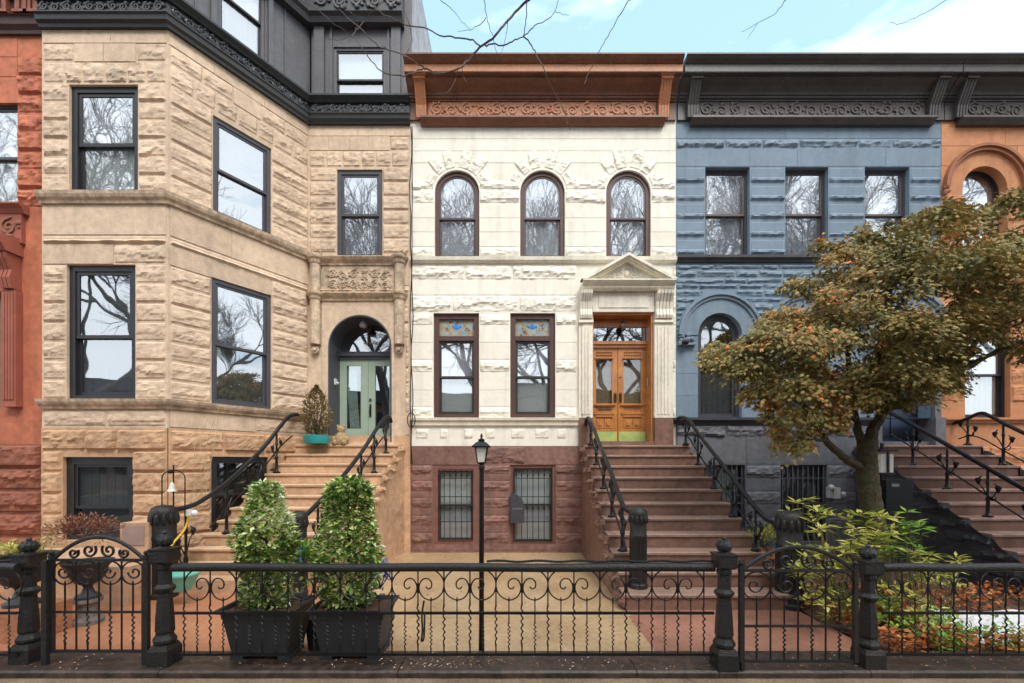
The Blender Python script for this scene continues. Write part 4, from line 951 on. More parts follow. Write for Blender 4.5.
# ================================================================== GROUND
def struct(name, mb, m, kind='structure'): o = mb.build(name, m); o['kind'] = kind; return o
YFN = 4.15-D
m = MB(); m.box(-150, 150, -150, 150, -.5, -.13); struct('ground', m, mat('city_ground', (.12, .11, .10), .9, .3, .1))
m = MB(); m.box(-60, 60, -20.2, -10.9, -.126, -.11); struct('road', m, ROAD)
m = MB(); m.box(-60, 60, -10.75, 4.06-D, -.12, .056); struct('sidewalk', m, WALK)
m = MB(); m.box(-60, 60, -10.92, -10.76, -.12, .062); m.box(-60, 60, -20.36, -20.2, -.12, .062); struct('kerb', m, mat('kerb_stone', (.2, .19, .17), .85, .2, 3))
m = MB(); m.box(-60, 60, -25, -20.37, -.12, .056); struct('far_sidewalk', m, WALK)
m = MB()
for (ya, yb) in ((-5.62, -4.206), (-4.2, -2.303), (-2.297, .02)): m.box(-2.75, 1.55, ya, yb, -.1, .0)
struct('tan_paving', m, SLAB)
m = MB(); m.box(-14, -2.753, -5.62, .02, -.1, -.001); struct('terracotta_paving', m, SLABO)
m = MB(); m.box(1.553, 3.95, -5.62, .02, -.1, -.002); struct('red_paving', m, SLABR)
m = MB()
nx, ny = 90, 60; k0 = len(m.v)
for j in range(ny+1):
    for i in range(nx+1):
        x = 3.953+(13-3.953)*i/nx; y = -5.58+(5.55)*j/ny
        m.v.append((x, y, .01+.05*noise.noise((x*1.5, y*1.5, 0))+.03*noise.noise((x*7, y*7, 3))))
for j in range(ny):
    for i in range(nx): a = k0+j*(nx+1)+i; m.f.append((a, a+1, a+nx+2, a+nx+1))
struct('garden_soil', m, SOIL)
# coping stone under the fence, in lengths
m = MB(); xs = [-8.5, -4.9, -3.25, -1.05, 1.15, 1.9, 3.3, 5.2, 8.5]
for i in range(len(xs)-1):
    k = len(m.v); x0, x1 = xs[i]+.004, xs[i+1]-.004; nn = 24; ya, yb = 4.04-D, 4.48-D
    for j in range(nn+1):
        x = x0+(x1-x0)*j/nn; e = .007*noise.noise((x*4, 1, i)); 
        m.v += [(x, ya+e, .02), (x, ya-.002+e, .105), (x, ya+.016+e, .122+e*.4), (x, yb, .122), (x, yb, -.05)]
    for j in range(nn):
        for q in range(4): m.f.append((k+j*5+q, k+j*5+q+1, k+(j+1)*5+q+1, k+(j+1)*5+q))
    m.f.append(tuple(k+q for q in range(5))); m.f.append(tuple(k+nn*5+q for q in range(5)))
tag(m.build('kerb_wall', COPE), 'low worn dark coping kerb carrying the iron fence', 'low wall')

# ================================================================== IRON RAILINGS OF THE STOOPS
def spline(pts, n=8):
    out = []; P_ = [Vector(p) for p in pts]; P_ = [P_[0]]+P_+[P_[-1]]
    for i in range(1, len(P_)-2):
        a, b, c, d = P_[i-1:i+3]
        for j in range(n):
            t = j/n; out.append(.5*((2*b)+(c-a)*t+(2*a-5*b+4*c-d)*t*t+(3*b-a-3*c+d)*t**3))
    out.append(P_[-2]); return out
def newel(x, y, z, h, r, parent):
    m = MB(); m.lathe((x, y, z), [(r*1.08, 0), (r*1.08, .06), (r*.95, .08), (r*.93, h*.62), (r*.99, h*.63), (r*.99, h*.66), (r*.93, h*.67), (r*.95, h*.86), (r*1.05, h*.89), (r*1.04, h*.93), (r*.9, h*.965), (r*.6, h*.99), (.01, h)], 20)
    for k in range(12):
        a = k*math.pi/6; m.tube([(x+r*.95*math.cos(a), y+r*.95*math.sin(a), z+.1), (x+r*.95*math.cos(a), y+r*.95*math.sin(a), z+h*.60)], r*.08, 4)
        m.ball((x+r*.96*math.cos(a+.13), y+r*.96*math.sin(a+.13), z+h*.85), r*.20, 6, 1, 1, 2.6)
    m.build('newel_post', IRONG, parent, True)
def stair_rail(loc, label, hand, feet, low, nw, leafs=True):
    t = thing('stair_railing', loc, label, 'railing', 'iron railings of the stoops')
    hs = spline(hand, 8)
    m = MB(); m.tube(hs, .038, 8); m.build('handrail', IRON, t, True)
    ls = spline(low, 6); m = MB(); m.tube(ls, .015, 6); m.build('lower_rail', IRON, t, True)
    def near(sp, y): return min(sp, key=lambda q: abs(q.y-y))
    for (x, y, z) in feet:
        top = near(hs, y); zt = top.z; m = MB(); h = zt-z
        xx = x
        m.lathe((xx, y, z), [(.075, 0), (.075, .025), (.045, .04), (.030, .07), (.026, h*.35), (.036, h*.37), (.036, h*.40), (.020, h*.43), (.020, h*.70), (.034, h*.72), (.022, h*.76), (.020, h*.99)], 8)
        m.build('baluster', IRON, t, True)
        q = MB()
        for sg in (-1, 1):
            cy = y+sg*.13; cz = z+h*.62+sg*.065
            q.tube(spline([(xx, y, z+h*.42), (xx, y+sg*.07, cz-.09), (xx, y+sg*.13, cz), (xx, y+sg*.15, cz+.09), (xx, y+sg*.10, cz+.14)], 4), .011, 5)
            for zz in (cz+.12,):   # ivy leaf hanging below the handrail
                c = (xx, y+sg*.16, zz-.05)
                q.lathe((c[0], c[1], c[2]), [(.004, -.09), (.035, -.04), (.05, .0), (.035, .03), (.004, .045)], 7, 0, .6, 1)
                q.lathe((c[0], c[1]-.03, c[2]+.01), [(.004, -.03), (.03, 0), (.004, .03)], 5, 0, .6, 1); q.lathe((c[0], c[1]+.03, c[2]+.01), [(.004, -.03), (.03, 0), (.004, .03)], 5, 0, .6, 1)
        q.tube(spline([(xx, y, z+h*.43), (xx, y-.08, z+h*.36), (xx, y-.13, z+h*.42), (xx, y-.10, z+h*.47)], 4), .010, 5)
        q.build('leaf_scroll', IRON, t, True)
    if nw: newel(*nw, t)
    return t
def tread(prof, z):
    h = 0
    for (zz, hh) in prof:
        if z >= zz: return hh
    return 0.0
mf = [8.98, 8.27, 7.57, 6.86]
def feet_for(prof, zs, fx): return [(fx(z), z-D, tread(prof, z)) for z in zs]
stair_rail((1.72, -3.5, 0), 'iron stair railing on the left of the brownstone steps to the oak doors',
    [(1.66, -.10, 2.88), (1.66, -.25, 3.02), (1.70, -.5, 2.95), (1.72, -1.2, 2.49), (1.72, -2.24, 1.93), (1.72, -3.1, 1.42), (1.74, -3.3, 1.33), (1.78, -3.48, 1.30)], feet_for(main_prof, mf+[9.62], lambda z: 1.72),
    [(1.72, -.42, 2.60), (1.72, -.6, 2.50), (1.72, -1.2, 2.07), (1.72, -2.24, 1.45), (1.72, -3.4, .72)], (1.84, -3.58, .215, 1.18, .125))
stair_rail((3.83, -3.5, 0), 'iron stair railing between the brownstone steps and the blue house',
    [(3.72, -.10, 3.02), (3.76, -.2, 3.05), (3.81, -.5, 2.96), (3.83, -1.2, 2.49), (3.83, -2.13, 1.92), (3.83, -3.0, 1.38), (3.84, -3.35, 1.20), (3.86, -3.60, 1.16)], feet_for(main_prof, mf+[9.62], lambda z: 3.80),
    [(3.83, -.42, 2.60), (3.83, -.6, 2.50), (3.83, -1.2, 2.07), (3.83, -2.24, 1.45), (3.83, -3.5, .66)], (3.92, -3.78, 0.0, 1.37, .17))
def slr(z): return -4.70-.16*(9.8-z) if z > 7 else -5.15
stair_rail((-5.0, -3, 0), 'iron stair railing on the bay side of the sandstone stoop',
    [(slr(9.8), -.2, 3.05), (slr(9.65), -.35, 3.10), (slr(9.3), -.70, 2.95), (slr(8.6), -1.4, 2.30), (slr(7.8), -2.2, 1.72), (-5.1, -2.75, 1.42), (-5.18, -3.0, 1.33), (-5.24, -3.15, 1.31)], feet_for(sp, (9.02, 8.5, 7.75, 6.95), lambda z: slr(z)),
    [(slr(9.5), -.5, 2.62), (slr(9.1), -.9, 2.35), (slr(8.4), -1.6, 1.72), (slr(7.4), -2.6, .95)], (-5.30, -3.30, 0.0, 1.40, .17))
srr = lambda z: -2.72-.20*(9.8-z)
stair_rail((-2.9, -3, 0), 'iron stair railing on the sandstone stoop beside the cream house',
    [(-2.70, -.16, 2.95), (-2.72, -.30, 3.06), (srr(9.4), -.6, 2.90), (srr(8.6), -1.4, 2.22), (srr(7.8), -2.2, 1.66), (srr(7.0), -3.0, 1.2)], feet_for(sp, (9.62, 9.12, 8.62, 7.8, 7.3), lambda z: srr(z)),
    [(srr(9.5), -.5, 2.6), (srr(9.1), -.9, 2.3), (srr(8.4), -1.6, 1.7), (srr(7.3), -2.7, .8)], (srr(6.9)+.0, -3.2, 0.0, 1.3, .13))
bf = [9.0, 8.29, 7.58, 6.87]
stair_rail((8.2, -3, 0), 'iron stair railing with leaf drops in front of the dark side wall at right',
    [(8.2, -.25, 3.18), (8.2, -.75, 2.96), (8.2, -2.95, 1.62), (8.2, -3.6, 1.25)], feet_for(blue_prof, bf, lambda z: 8.2), [(8.2, -.5, 2.62), (8.2, -.75, 2.50), (8.2, -2.95, 1.14), (8.2, -3.6, .75)], (8.25, -3.8, 0, 1.35, .16))
stair_rail((10.05, -3, 0), 'iron stair railing in front of the orange wall at right',
    [(10.0, -.02, 2.93), (10.05, -.25, 3.0), (10.05, -.55, 3.10), (10.05, -.75, 3.02), (10.05, -1.4, 2.60), (10.05, -3.6, 1.27)], feet_for(blue_prof, [9.7]+bf, lambda z: 10.05), [(10.05, -.1, 2.58), (10.05, -.5, 2.60), (10.05, -1.3, 2.1), (10.05, -3.6, .7)], (10.1, -3.8, 0, 1.35, .16))

# ================================================================== FENCE, GATES AND CAST POSTS
def fz_(py, z=4.15): return H+(CY-py)*z/F
def fxp(px, z=4.15): return (px-CX)*z/F
CURL = [(0, .150), (-.10, .150), (-.18, .115), (-.232, .055), (-.245, -.01), (-.225, -.085), (-.17, -.135), (-.11, -.15), (-.05, -.125), (-.015, -.07), (-.012, -.01), (-.045, .045), (-.095, .050), (-.128, .015), (-.125, -.03), (-.095, -.045), (-.075, -.025)]
def twisted(mb, x, y, z0, z1, r, w=True, plain_top=.0):
    pts = []; n = 26
    for i in range(n+1):
        t = i/n; z = z0+(z1-z0)*t; a = .011 if (w and .12 < t < .55) else 0.0
        pts.append((x+a*math.sin(i*math.pi*.95), y, z))
    rs = [r*(1.35 if (w and .1 < i/n < .6 and i % 2) else 1) for i in range(n+1)]
    mb.tube(pts, rs, 5)
def fence(x0, x1, label, unit=.49, tip=True, start=0.0):
    t = thing('iron_fence', ((x0+x1)/2, YFN, .12), label, 'fence', 'black iron fence runs along the sidewalk')
    zt, zm_, zb_ = fz_(567.5), fz_(613), fz_(654.5); y = YFN
    pts = [(x0+(x1-x0)*i/12, y, zt+.004*math.sin(i*1.3)) for i in range(13)]
    MB().tube(pts, .041, 10).build('top_rail', IRONG, t, True)
    MB().box(x0, x1, y-.012, y+.012, zm_-.011, zm_+.011).build('middle_rail', IRON, t)
    MB().box(x0, x1, y-.010, y+.010, zb_-.010, zb_+.012).build('bottom_rail', IRON, t)
    zc = fz_(584); n = int((x1-x0-.02)/unit+.35); off = ((x1-x0)-n*unit)/2+start
    for i in range(n+1):
        xb = x0+off+i*unit
        if x0+.01 < xb < x1-.01:
            q = MB(); twisted(q, xb, y, zb_, zt-.03, .0068); q.build('bar', IRON, t)
        if i == n: break
        xc = xb+unit/2; s_ = unit/.49
        if xc < x0+.05 or xc > x1-.05: continue
        q = MB()
        for sg in (-1, 1): q.tube(spline([(xc-sg*a*s_, y, zc+b) for a, b in CURL], 3), .0072, 5)
        q.lathe((xc, y, zc-.04), [(.01, -.045), (.017, -.02), (.011, 0), (.017, .02), (.01, .045)], 6)
        q.build('scroll', IRON, t, True)
        q = MB(); twisted(q, xc, y, zb_, zc+.145, .007); q.build('bar', IRON, t)
        for f in (-.25, .25):
            q = MB(); xx = xc+f*unit; twisted(q, xx, y, zb_, zc-.15, .006); 
            q.lathe((xx, y, zc-.165), [(.006, 0), (.013, .01), (.004, .04)], 5) ; q.build('bar', IRON, t)
    return t
fence(fxp(174), fxp(714), 'long black iron scroll fence run in front of the two planters and tan paving')
fence(fxp(882), fxp(1130), 'black iron scroll fence run at right in front of the garden bed')
fence(fxp(-130), fxp(18), 'short black iron scroll fence run cut off by the left edge')
def post(px, z, ptop, label, s=1.0):
    x = fxp(px, z); y = z-D; h = fz_(ptop, z)-.122
    t = thing('fence_post', (x, y, .122), label, 'fence post', 'cast iron fence posts')
    m = MB(); b = .095; q = math.pi/4; r2 = math.sqrt(2)
    m.lathe((x, y, .122), [(b*r2, 0), (b*r2, h*.115), (b*.97*r2, h*.12), (b*.80*r2, h*.15), (b*.74*r2, h*.155)], 4, q)
    m.build('base', IRONG, t)
    m = MB(); m.lathe((x, y, .122), [(b*.80, h*.150), (b*1.02, h*.17), (b*1.04, h*.19), (b*.84, h*.215), (b*.76, h*.23), (b*.86, h*.25), (b*.80, h*.36), (b*.66, h*.50), (b*.64, h*.53), (b*.92, h*.56), (b*.95, h*.575), (b*.62, h*.60), (b*.58, h*.70), (b*.70, h*.72), (b*.70, h*.74), (b*.60, h*.755)], 8, math.pi/8)
    m.build('shaft', IRONG, t)
    m = MB(); m.lathe((x, y, .122), [(b*.72*r2, h*.755), (b*.90*r2, h*.77), (b*.90*r2, h*.852), (b*.98*r2, h*.858), (b*.98*r2, h*.868), (b*.7*r2, h*.872)], 4, q); m.build('cap_block', IRONG, t)
    m = MB(); m.lathe((x, y, .122), [(b*.55, h*.868), (b*.40, h*.885), (b*.66, h*.90), (b*.72, h*.925), (b*.62, h*.95), (b*.32, h*.967), (b*.18, h*.972), (b*.24, h*.982), (b*.16, h*.995), (.003, h)], 14)
    for k in range(8):
        a = k*math.pi/4; m.tube([(x+b*.5*math.cos(a), y+b*.5*math.sin(a), .122+h*.89), (x+b*.70*math.cos(a+.25), y+b*.70*math.sin(a+.25), .122+h*.925), (x+b*.4*math.cos(a+.5), y+b*.4*math.sin(a+.5), .122+h*.962)], .012, 4)
    m.build('finial', IRONG, t, True)
post(29, 4.26, 537, 'cast iron fence post nearest the left edge of the photo'); post(165, 4.20, 530, 'cast iron fence post between the left gate and the planters')
post(724, 4.13, 536, 'cast iron fence post at the latch side of the right gate'); post(868, 4.16, 544, 'cast iron fence post between the right gate and the garden bed')
def gate(pxa, pxb, z, apex, rail, mid, bot, label, hinge):
    xa, xb, y = fxp(pxa, z), fxp(pxb, z), z-D; w = xb-xa; c = (xa+xb)/2
    t = thing('iron_gate', (c, y, .15), label, 'gate', 'arched iron gates')
    za, zr, zm_, zb_ = fz_(apex, z), fz_(rail, z), fz_(mid, z), fz_(bot, z)
    m = MB(); m.box(xa, xa+.035, y-.02, y+.02, zb_-.01, zr+.05); m.box(xb-.035, xb, y-.02, y+.02, zb_-.01, zr+.05)
    m.box(xa+.035, xb-.035, y-.012, y+.012, zr-.012, zr+.012); m.box(xa+.035, xb-.035, y-.01, y+.01, zm_-.010, zm_+.010); m.box(xa+.035, xb-.035, y-.012, y+.012, zb_-.012, zb_+.012)
    for xx in (xa+.0175, xb-.0175): m.ball((xx, y, zr+.07), .022, 6)
    m.build('frame', IRONG, t)
    m = MB(); ah = za-zr
    m.tube([(c+(w/2-.03)*(i/12-1), y, zr+ah*(1-abs(i/12-1)**2.0)) for i in range(25)], .019, 6)
    m.build('arch_rail', IRONG, t, True)
    m = MB(); rr = (w-.07)/4/1.0*.5*1.02; zc = zr-rr-.012
    for k in range(4):
        xc = xa+.035+(w-.07)*(k+.5)/4; m.tube([(xc+rr*math.cos(math.pi*i/12), y, zc+rr*math.sin(math.pi*i/12)) for i in range(25)], .008, 4)
        sg = 1 if k % 2 else -1; q = scroll_pts((xc+sg*rr*.15, zc+rr*.05), rr*.6, 1.1, 0 if sg < 0 else math.pi, sg, 16); m.tube([(a, y, b) for a, b in q], .009, 5)
    for k in (-1, 1):
        for (d, r, zz) in ((.10, .075, .42), (.26, .055, .30)):
            q = scroll_pts((c+k*d*w/1.0, zr+ah*zz), r*w, 1.35, math.pi*(.5+.3*k), k, 18); m.tube([(a, y, b) for a, b in q], .012, 5)
    m.build('scroll', IRON, t, True)
    for k in range(1, 8):
        q = MB(); xx = xa+.035+(w-.07)*k/8; top = zr if k % 2 == 0 else zc-rr; twisted(q, xx, y, zb_, top, .0085, k % 2 == 1)
        if k % 2: q.lathe((xx, y, top-.01), [(.006, 0), (.013, .01), (.003, .045)], 5)
        q.build('bar', IRON, t)
    return t
gate(50, 148, 4.22, 537, 560, 612, 651, 'arched iron gate at left in front of the urn of reddish plants', 1)
gate(739, 857, 4.05, 547, 570.5, 626, 661, 'arched iron gate at right in front of the brownstone stoop foot', 0)
# hinge stile beside the posts, bent rod on the gate
m = MB(); y = 4.06-D; m.tube([(fxp(742, 4.06), y, .13), (fxp(742, 4.06), y, fz_(560, 4.06))], .026, 6)
tag(m.build('gate_stile', IRONG), 'plain iron upright beside the right gate hinge', 'gate stile')
m = MB(); y = 4.18-D; m.box(fxp(143, 4.18), fxp(149, 4.18), y-.02, y+.02, .122, fz_(563, 4.18)); m.box(fxp(43, 4.18), fxp(48, 4.18), y-.02, y+.02, .122, fz_(560, 4.18))
tag(m.build('gate_jamb', IRONG), 'flat iron uprights either side of the left gate', 'gate stile')
m = MB(); zz = fz_(560.6, 4.17)
for k in range(104):
    x = fxp(488, 4.17)+k*.0214; m.ball((x, YFN+.012, zz+.006*math.sin(k*.35)-.004), .0135, 4, 1, .8, 1)
m.tube([(fxp(488, 4.17)+i*.1, YFN+.012, zz-.006) for i in range(23)], .005, 4)
tag(m.build('chain', IRONG), 'dark beaded chain lying along the top rail of the long fence', 'chain')
m = MB(); x = fxp(425); 
m.tube(spline([(x-.005, YFN-.02, fz_(600)), (x-.025, YFN-.02, fz_(615)), (x-.02, YFN-.02, fz_(630)), (x-.03, YFN-.02, fz_(640)), (x-.005, YFN-.02, fz_(636)), (x+.0, YFN-.02, fz_(612))], 5), .009, 6)
tag(m.build('bicycle_lock', IRONG), 'thin dark cable lock looped on a bar of the long fence', 'cable lock')

# lamp post
zL = 4.62; xl = fxp(481.5, zL); yl = zL-D
lp_ = thing('lamp_post', (xl, yl, 0), 'slim black lamp post with small four sided lantern behind the fence', 'lamp post')
MB().lathe((xl, yl, 0), [(.06, 0), (.06, .03), (.032, .06), (.027, .3), (.025, fz_(470, zL)), (.034, fz_(469, zL)), (.034, fz_(466, zL)), (.02, fz_(464, zL))], 10).build('pole', IRON, lp_, True)
m = MB(); z0_, z1_ = fz_(463, zL), fz_(447.5, zL); q = math.pi/4
m.lathe((xl, yl, 0), [(.03, z0_-.02), (.055, z0_), (.055, z0_+.008)], 4, q)
for i in range(4):
    a = q+i*math.pi/2; m.tube([(xl+.055*math.cos(a), yl+.055*math.sin(a), z0_), (xl+.088*math.cos(a), yl+.088*math.sin(a), z1_)], .007, 4)
m.lathe((xl, yl, 0), [(.13, z1_), (.135, z1_+.012), (.07, z1_+.055), (.045, z1_+.06), (.045, z1_+.085), (.02, z1_+.09), (.012, z1_+.11), (.022, z1_+.12), (.003, z1_+.15)], 4, q)
m.build('lantern_frame', IRON, lp_)
MB().lathe((xl, yl, 0), [(.048, z0_+.01), (.080, z1_-.002)], 4, q).build('lantern_glass', LITL, lp_)

# ================================================================== LEAVES
def rv():
    while True:
        v = Vector((random.uniform(-1, 1), random.uniform(-1, 1), random.uniform(-1, 1)))
        if .05 < v.length < 1: return v.normalized()
def leaf(mb, p, d, up, L, W, fold=.25):
    d = d.normalized(); s_ = d.cross(up)
    if s_.length < .05: s_ = d.cross(Vector((1, 0, .2)))
    s_.normalize(); n = s_.cross(d); m_ = p+d*(L*.45)
    k = len(mb.v); a = m_+s_*(W/2)+n*(W*fold); b = m_-s_*(W/2)+n*(W*fold); t = p+d*L
    mb.v += [tuple(p), tuple(a), tuple(t), tuple(b)]; mb.f.append((k, k+1, k+2)); mb.f.append((k, k+2, k+3))
def maple_leaf(mb, p, d, up, L):
    d = d.normalized(); s_ = d.cross(up)
    if s_.length < .05: s_ = d.cross(Vector((1, 0, .2)))
    s_.normalize(); n = s_.cross(d)
    k = len(mb.v); pts = [(0, 0), (.42, .18), (.30, .38), (.62, .62), (.20, .60), (0, 1.0), (-.20, .60), (-.62, .62), (-.30, .38), (-.42, .18)]
    for (a, b) in pts: q = p+s_*(a*L*.8)+d*(b*L)+n*(-.12*L*abs(a)*2+.1*L*math.sin(b*3)); mb.v.append((q.x, q.y, q.z))
    mb.f += [(k, k+1, k+2), (k, k+2, k+4), (k+2, k+3, k+4), (k, k+4, k+5), (k, k+5, k+6), (k, k+6, k+8), (k+6, k+7, k+8), (k, k+8, k+9)]

# planters with clipped columns
def planter(pxa, pxb, label):
    z = 4.40; x0, x1 = fxp(pxa, 4.24), fxp(pxb, 4.24); c = (x0+x1)/2; w = (x1-x0)/2; y = z+.04-D; zb, zt = .122, fz_(609, 4.24)
    t = thing('planter', (c, y, zb), label, 'planter', 'black square planters on the coping')
    def ringb(m, prof):      # square frustum rings (half width, half depth, z)
        k = len(m.v)
        for (a, b, zz) in prof:
            m.v += [(c-a, y-b, zz), (c+a, y-b, zz), (c+a, y+b, zz), (c-a, y+b, zz)]
        for i in range(len(prof)-1):
            for j in range(4): m.f.append((k+i*4+j, k+i*4+(j+1) % 4, k+(i+1)*4+(j+1) % 4, k+(i+1)*4+j))
        return m
    m = ringb(MB(), [(w*.66, .16, zb+.03), (w*.70, .165, zb+.035), (w*.86, .215, zt-.10), (w*.88, .222, zt-.095), (w*.90, .226, zt-.045), (w*.96, .245, zt-.04), (w*1.0, .255, zt), (w*.93, .235, zt), (w*.9, .22, zt-.05), (.01, .01, zt-.06)])
    m.build('tub', POTB, t)
    for sg in (-1, 1):
        q = MB(); q.box(c+sg*w*.60-.06, c+sg*w*.60+.06, y-.168, y+.12, zb, zb+.04); q.build('foot', POTB, t)
    m = ringb(MB(), [(w*.905, .221, zt-.04), (.01, .01, zt-.035)]); m.build('potting_soil', SOIL, t)
    return c, y, zt
def column_shrub(c, y, zb, top, halfw, label, seed, tip=.55):
    random.seed(seed); h = top-zb
    t = thing('clipped_shrub', (c, y, zb-.04), label, 'shrub', 'clipped shrubs in the black planters')
    m = MB(); m.tube([(c, y, zb-.04), (c+.01, y, zb+h*.5), (c, y, zb+h*.92)], [.022, .018, .006], 6)
    for k in range(26):
        zz = zb+h*random.uniform(.08, .9); a = random.uniform(0, 6.28); r = halfw*.8
        m.tube([(c, y, zz), (c+r*math.cos(a), y+r*math.sin(a)*.8, zz+.09)], [.007, .003], 4)
    m.build('stem', BARK, t)
    m = MB()
    for i in range(4300):
        q = random.random(); zz = zb+h*q-.02
        wz = halfw*(.96+.12*math.sin(q*9+seed))*(1-(1-tip)*ssm((q-.55)/.45)*.9) if q < .93 else halfw*tip*.85*math.sqrt(max(0, (1-q)/.07))+.03
        if q < .12: wz *= .80+.2*q/.12
        a = random.uniform(0, 6.2832); lump = 1+.20*noise.noise((a*1.6+seed, q*8, seed))+.12*noise.noise((a*4, q*18, seed))
        rr = wz*lump*(random.uniform(.80, 1.06) if random.random() < .75 else random.uniform(.3, .8))
        p = Vector((c+rr*math.cos(a), y+rr*.78*math.sin(a), zz)); o = Vector((math.cos(a), math.sin(a), random.uniform(-.5, .9)))+rv()*.7
        leaf(m, p, o, Vector((0, 0, 1))+rv()*.5, random.uniform(.05, .085), random.uniform(.034, .05), .15)
    m.build('foliage', BOXL, t)
c, y, zt = planter(218, 298, 'black square planter nearer the left gate'); column_shrub(fxp(266, 4.44), y, zt, fz_(481, 4.4), .25, 'clipped shrub in the planter nearer the left gate, slimmer at top', 3, .50)
c, y, zt = planter(308, 388, 'black square planter to the right of its twin'); column_shrub(fxp(348, 4.44), y, zt, fz_(477, 4.4), .28, 'fuller clipped shrub standing right of its twin, beside the tan paving', 11, .68)
# blue flowers and small pots between / behind the planters
def tuft(name, c, r, n, L, W, lm, label, cat, seed, sz=1.0, up=.4, stems=True, group=None):
    random.seed(seed); t = thing(name, (c[0], c[1], c[2]-r*sz*.6), label, cat, group); m = MB()
    for i in range(n):
        d = rv(); d.z = abs(d.z)*sz if random.random() < .8 else d.z*sz; p = Vector(c)+Vector((d.x, d.y, d.z))*r*random.uniform(.35, 1)
        leaf(m, p, d+Vector((0, 0, up))+rv()*.6, Vector((0, 0, 1))+rv()*.4, L*random.uniform(.7, 1.2), W*random.uniform(.7, 1.2))
    m.build('foliage', lm, t)
    if stems:
        m = MB()
        for i in range(10):
            d = rv(); d.z = abs(d.z)*sz+.3; m.tube([(c[0], c[1], c[2]-r*sz*.4), tuple(Vector(c)+Vector((d.x, d.y, d.z*sz))*r*.8)], [.008, .003], 4)
        m.build('stem', BARK, t)
    return t
p = P(303, 562, 4.95); tuft('leafy_plant', (p.x, p.y, p.z-.05), .25, 420, .07, .04, GRNL, 'green plant with pale blue blooms between the two clipped shrubs', 'plant', 5, 1.1)
q = MB(); random.seed(4)
for k in range(90):
    c_ = Vector((p.x-.05+random.uniform(-.11, .14), p.y-.2+random.uniform(-.05, .05), p.z+.10+random.uniform(-.10, .10))); leaf(q, c_, rv(), rv(), .035, .03)
tag(q.build('flower_head', BLUEF), 'pale and deep blue petals between the two clipped shrubs', 'flowers')
p = P(380, 580, 5.0); tuft('blue_flowers', (p.x, p.y, p.z), .16, 200, .05, .035, BLUEF, 'deep blue blooms at the right side of the fuller clipped shrub', 'flowers', 6, 1.6, stems=True)
for (px, py, z, lb) in ((290, 640, 4.80, 'dark plastic pot low between the planters, the left one'), (318, 640, 4.85, 'dark plastic pot low between the planters, the right one'), (381, 628, 4.9, 'dark blue pot half hidden behind the right planter')):
    p = P(px, py, z); m = MB(); hh = .36; m.lathe((p.x, p.y, 0), [(.10, .0), (.13, hh*.8), (.15, hh*.82), (.15, hh), (.13, hh), (.12, hh*.9), (.01, hh*.88)], 16)
    tag(m.build('plant_pot', POTB if px < 350 else mat('navy_pot', (.03, .04, .12), .4, .2, 5), None, True), lb, 'plant pot')

# boxwood in teal bowl and tan figure at the sage doors
p = P(316.5, 444, 9.50); bx, by, bz = p.x, p.y, 2.44
m = MB(); m.lathe((bx, by, bz), [(.20, 0), (.25, .02), (.265, .10), (.265, .19), (.245, .19), (.235, .15), (.01, .14)], 24); tag(m.build('glazed_bowl', TEALP, None, True), 'teal glazed bowl on the top step beside the sage doors', 'bowl')
random.seed(21); t = thing('potted_bush', (bx, by, bz+.14), 'dull olive leafed bush growing in the teal bowl by the sage doors', 'bush'); m = MB()
for i in range(1500):
    q_ = random.random(); a = random.uniform(0, 6.28); w_ = .30*math.sin(math.pi*min(1, .18+q_*.86))**.8*(1+.3*noise.noise((a*2, q_*6, 1)))*random.uniform(.5, 1.05)
    leaf(m, Vector((bx+w_*math.cos(a), by+w_*math.sin(a)*.8, bz+.2+q_*1.05)), Vector((math.cos(a), math.sin(a), .6))+rv()*.6, Vector((0, 0, 1))+rv()*.5, .075, .032)
m.build('foliage', OLIVEL, t)
m = MB(); 
for k in range(16):
    a = k*2.4; m.tube([(bx, by, bz+.14), (bx+.1*math.cos(a), by+.1*math.sin(a), bz+.5), (bx+.22*math.cos(a), by+.2*math.sin(a), bz+.75+.03*k)], [.012, .008, .003], 4)
m.build('stem', BARK, t)
p = P(341, 440, 9.75); fx0, fy0 = p.x, p.y; m = MB()
m.lathe((fx0, fy0, 2.44), [(.14, 0), (.17, .05), (.16, .14), (.12, .22), (.075, .27), (.095, .31), (.10, .36), (.06, .41), (.01, .43)], 14, 0, 1, .8)
for sg in (-1, 1): m.ball((fx0+sg*.13, fy0-.05, 2.56), .07, 6); m.ball((fx0+sg*.10, fy0-.09, 2.49), .07, 6); m.ball((fx0+sg*.07, fy0, 2.85), .035, 6)
tag(m.build('garden_figure', TAN, None, True), 'small tan seated figure on the top step left of the sage doors', 'ornament')

# things at the left
def urn(x, y, z, s, m_, label, parts=True):
    t = thing('urn', (x, y, z), label, 'urn'); 
    MB().lathe((x, y, z), [(.13*s, 0), (.13*s, .03*s), (.07*s, .07*s), (.045*s, .14*s), (.06*s, .17*s)], 16).build('pedestal', m_, t, True)
    MB().lathe((x, y, z+.17*s), [(.06*s, 0), (.13*s, .04*s), (.19*s, .14*s), (.20*s, .22*s), (.25*s, .27*s), (.26*s, .30*s), (.22*s, .30*s), (.19*s, .25*s), (.01, .23*s)], 18).build('bowl', m_, t, True)
p = P(22, 560, 5.2); urn(p.x, p.y, 0.36, 1.25, POTB, 'dark urn of yellow green foliage near the left edge')
m = MB(); m.box(p.x-.3, p.x+.35, p.y-.25, p.y+.25, 0, .36); tag(m.build('stone_block', SLABO), 'reddish stone block under the urn near the left edge', 'block')
random.seed(5); t = thing('feathery_plant', (p.x, p.y, 1.0), 'yellow green feathery plant spreading over the urn near the left edge', 'plant'); m = MB()
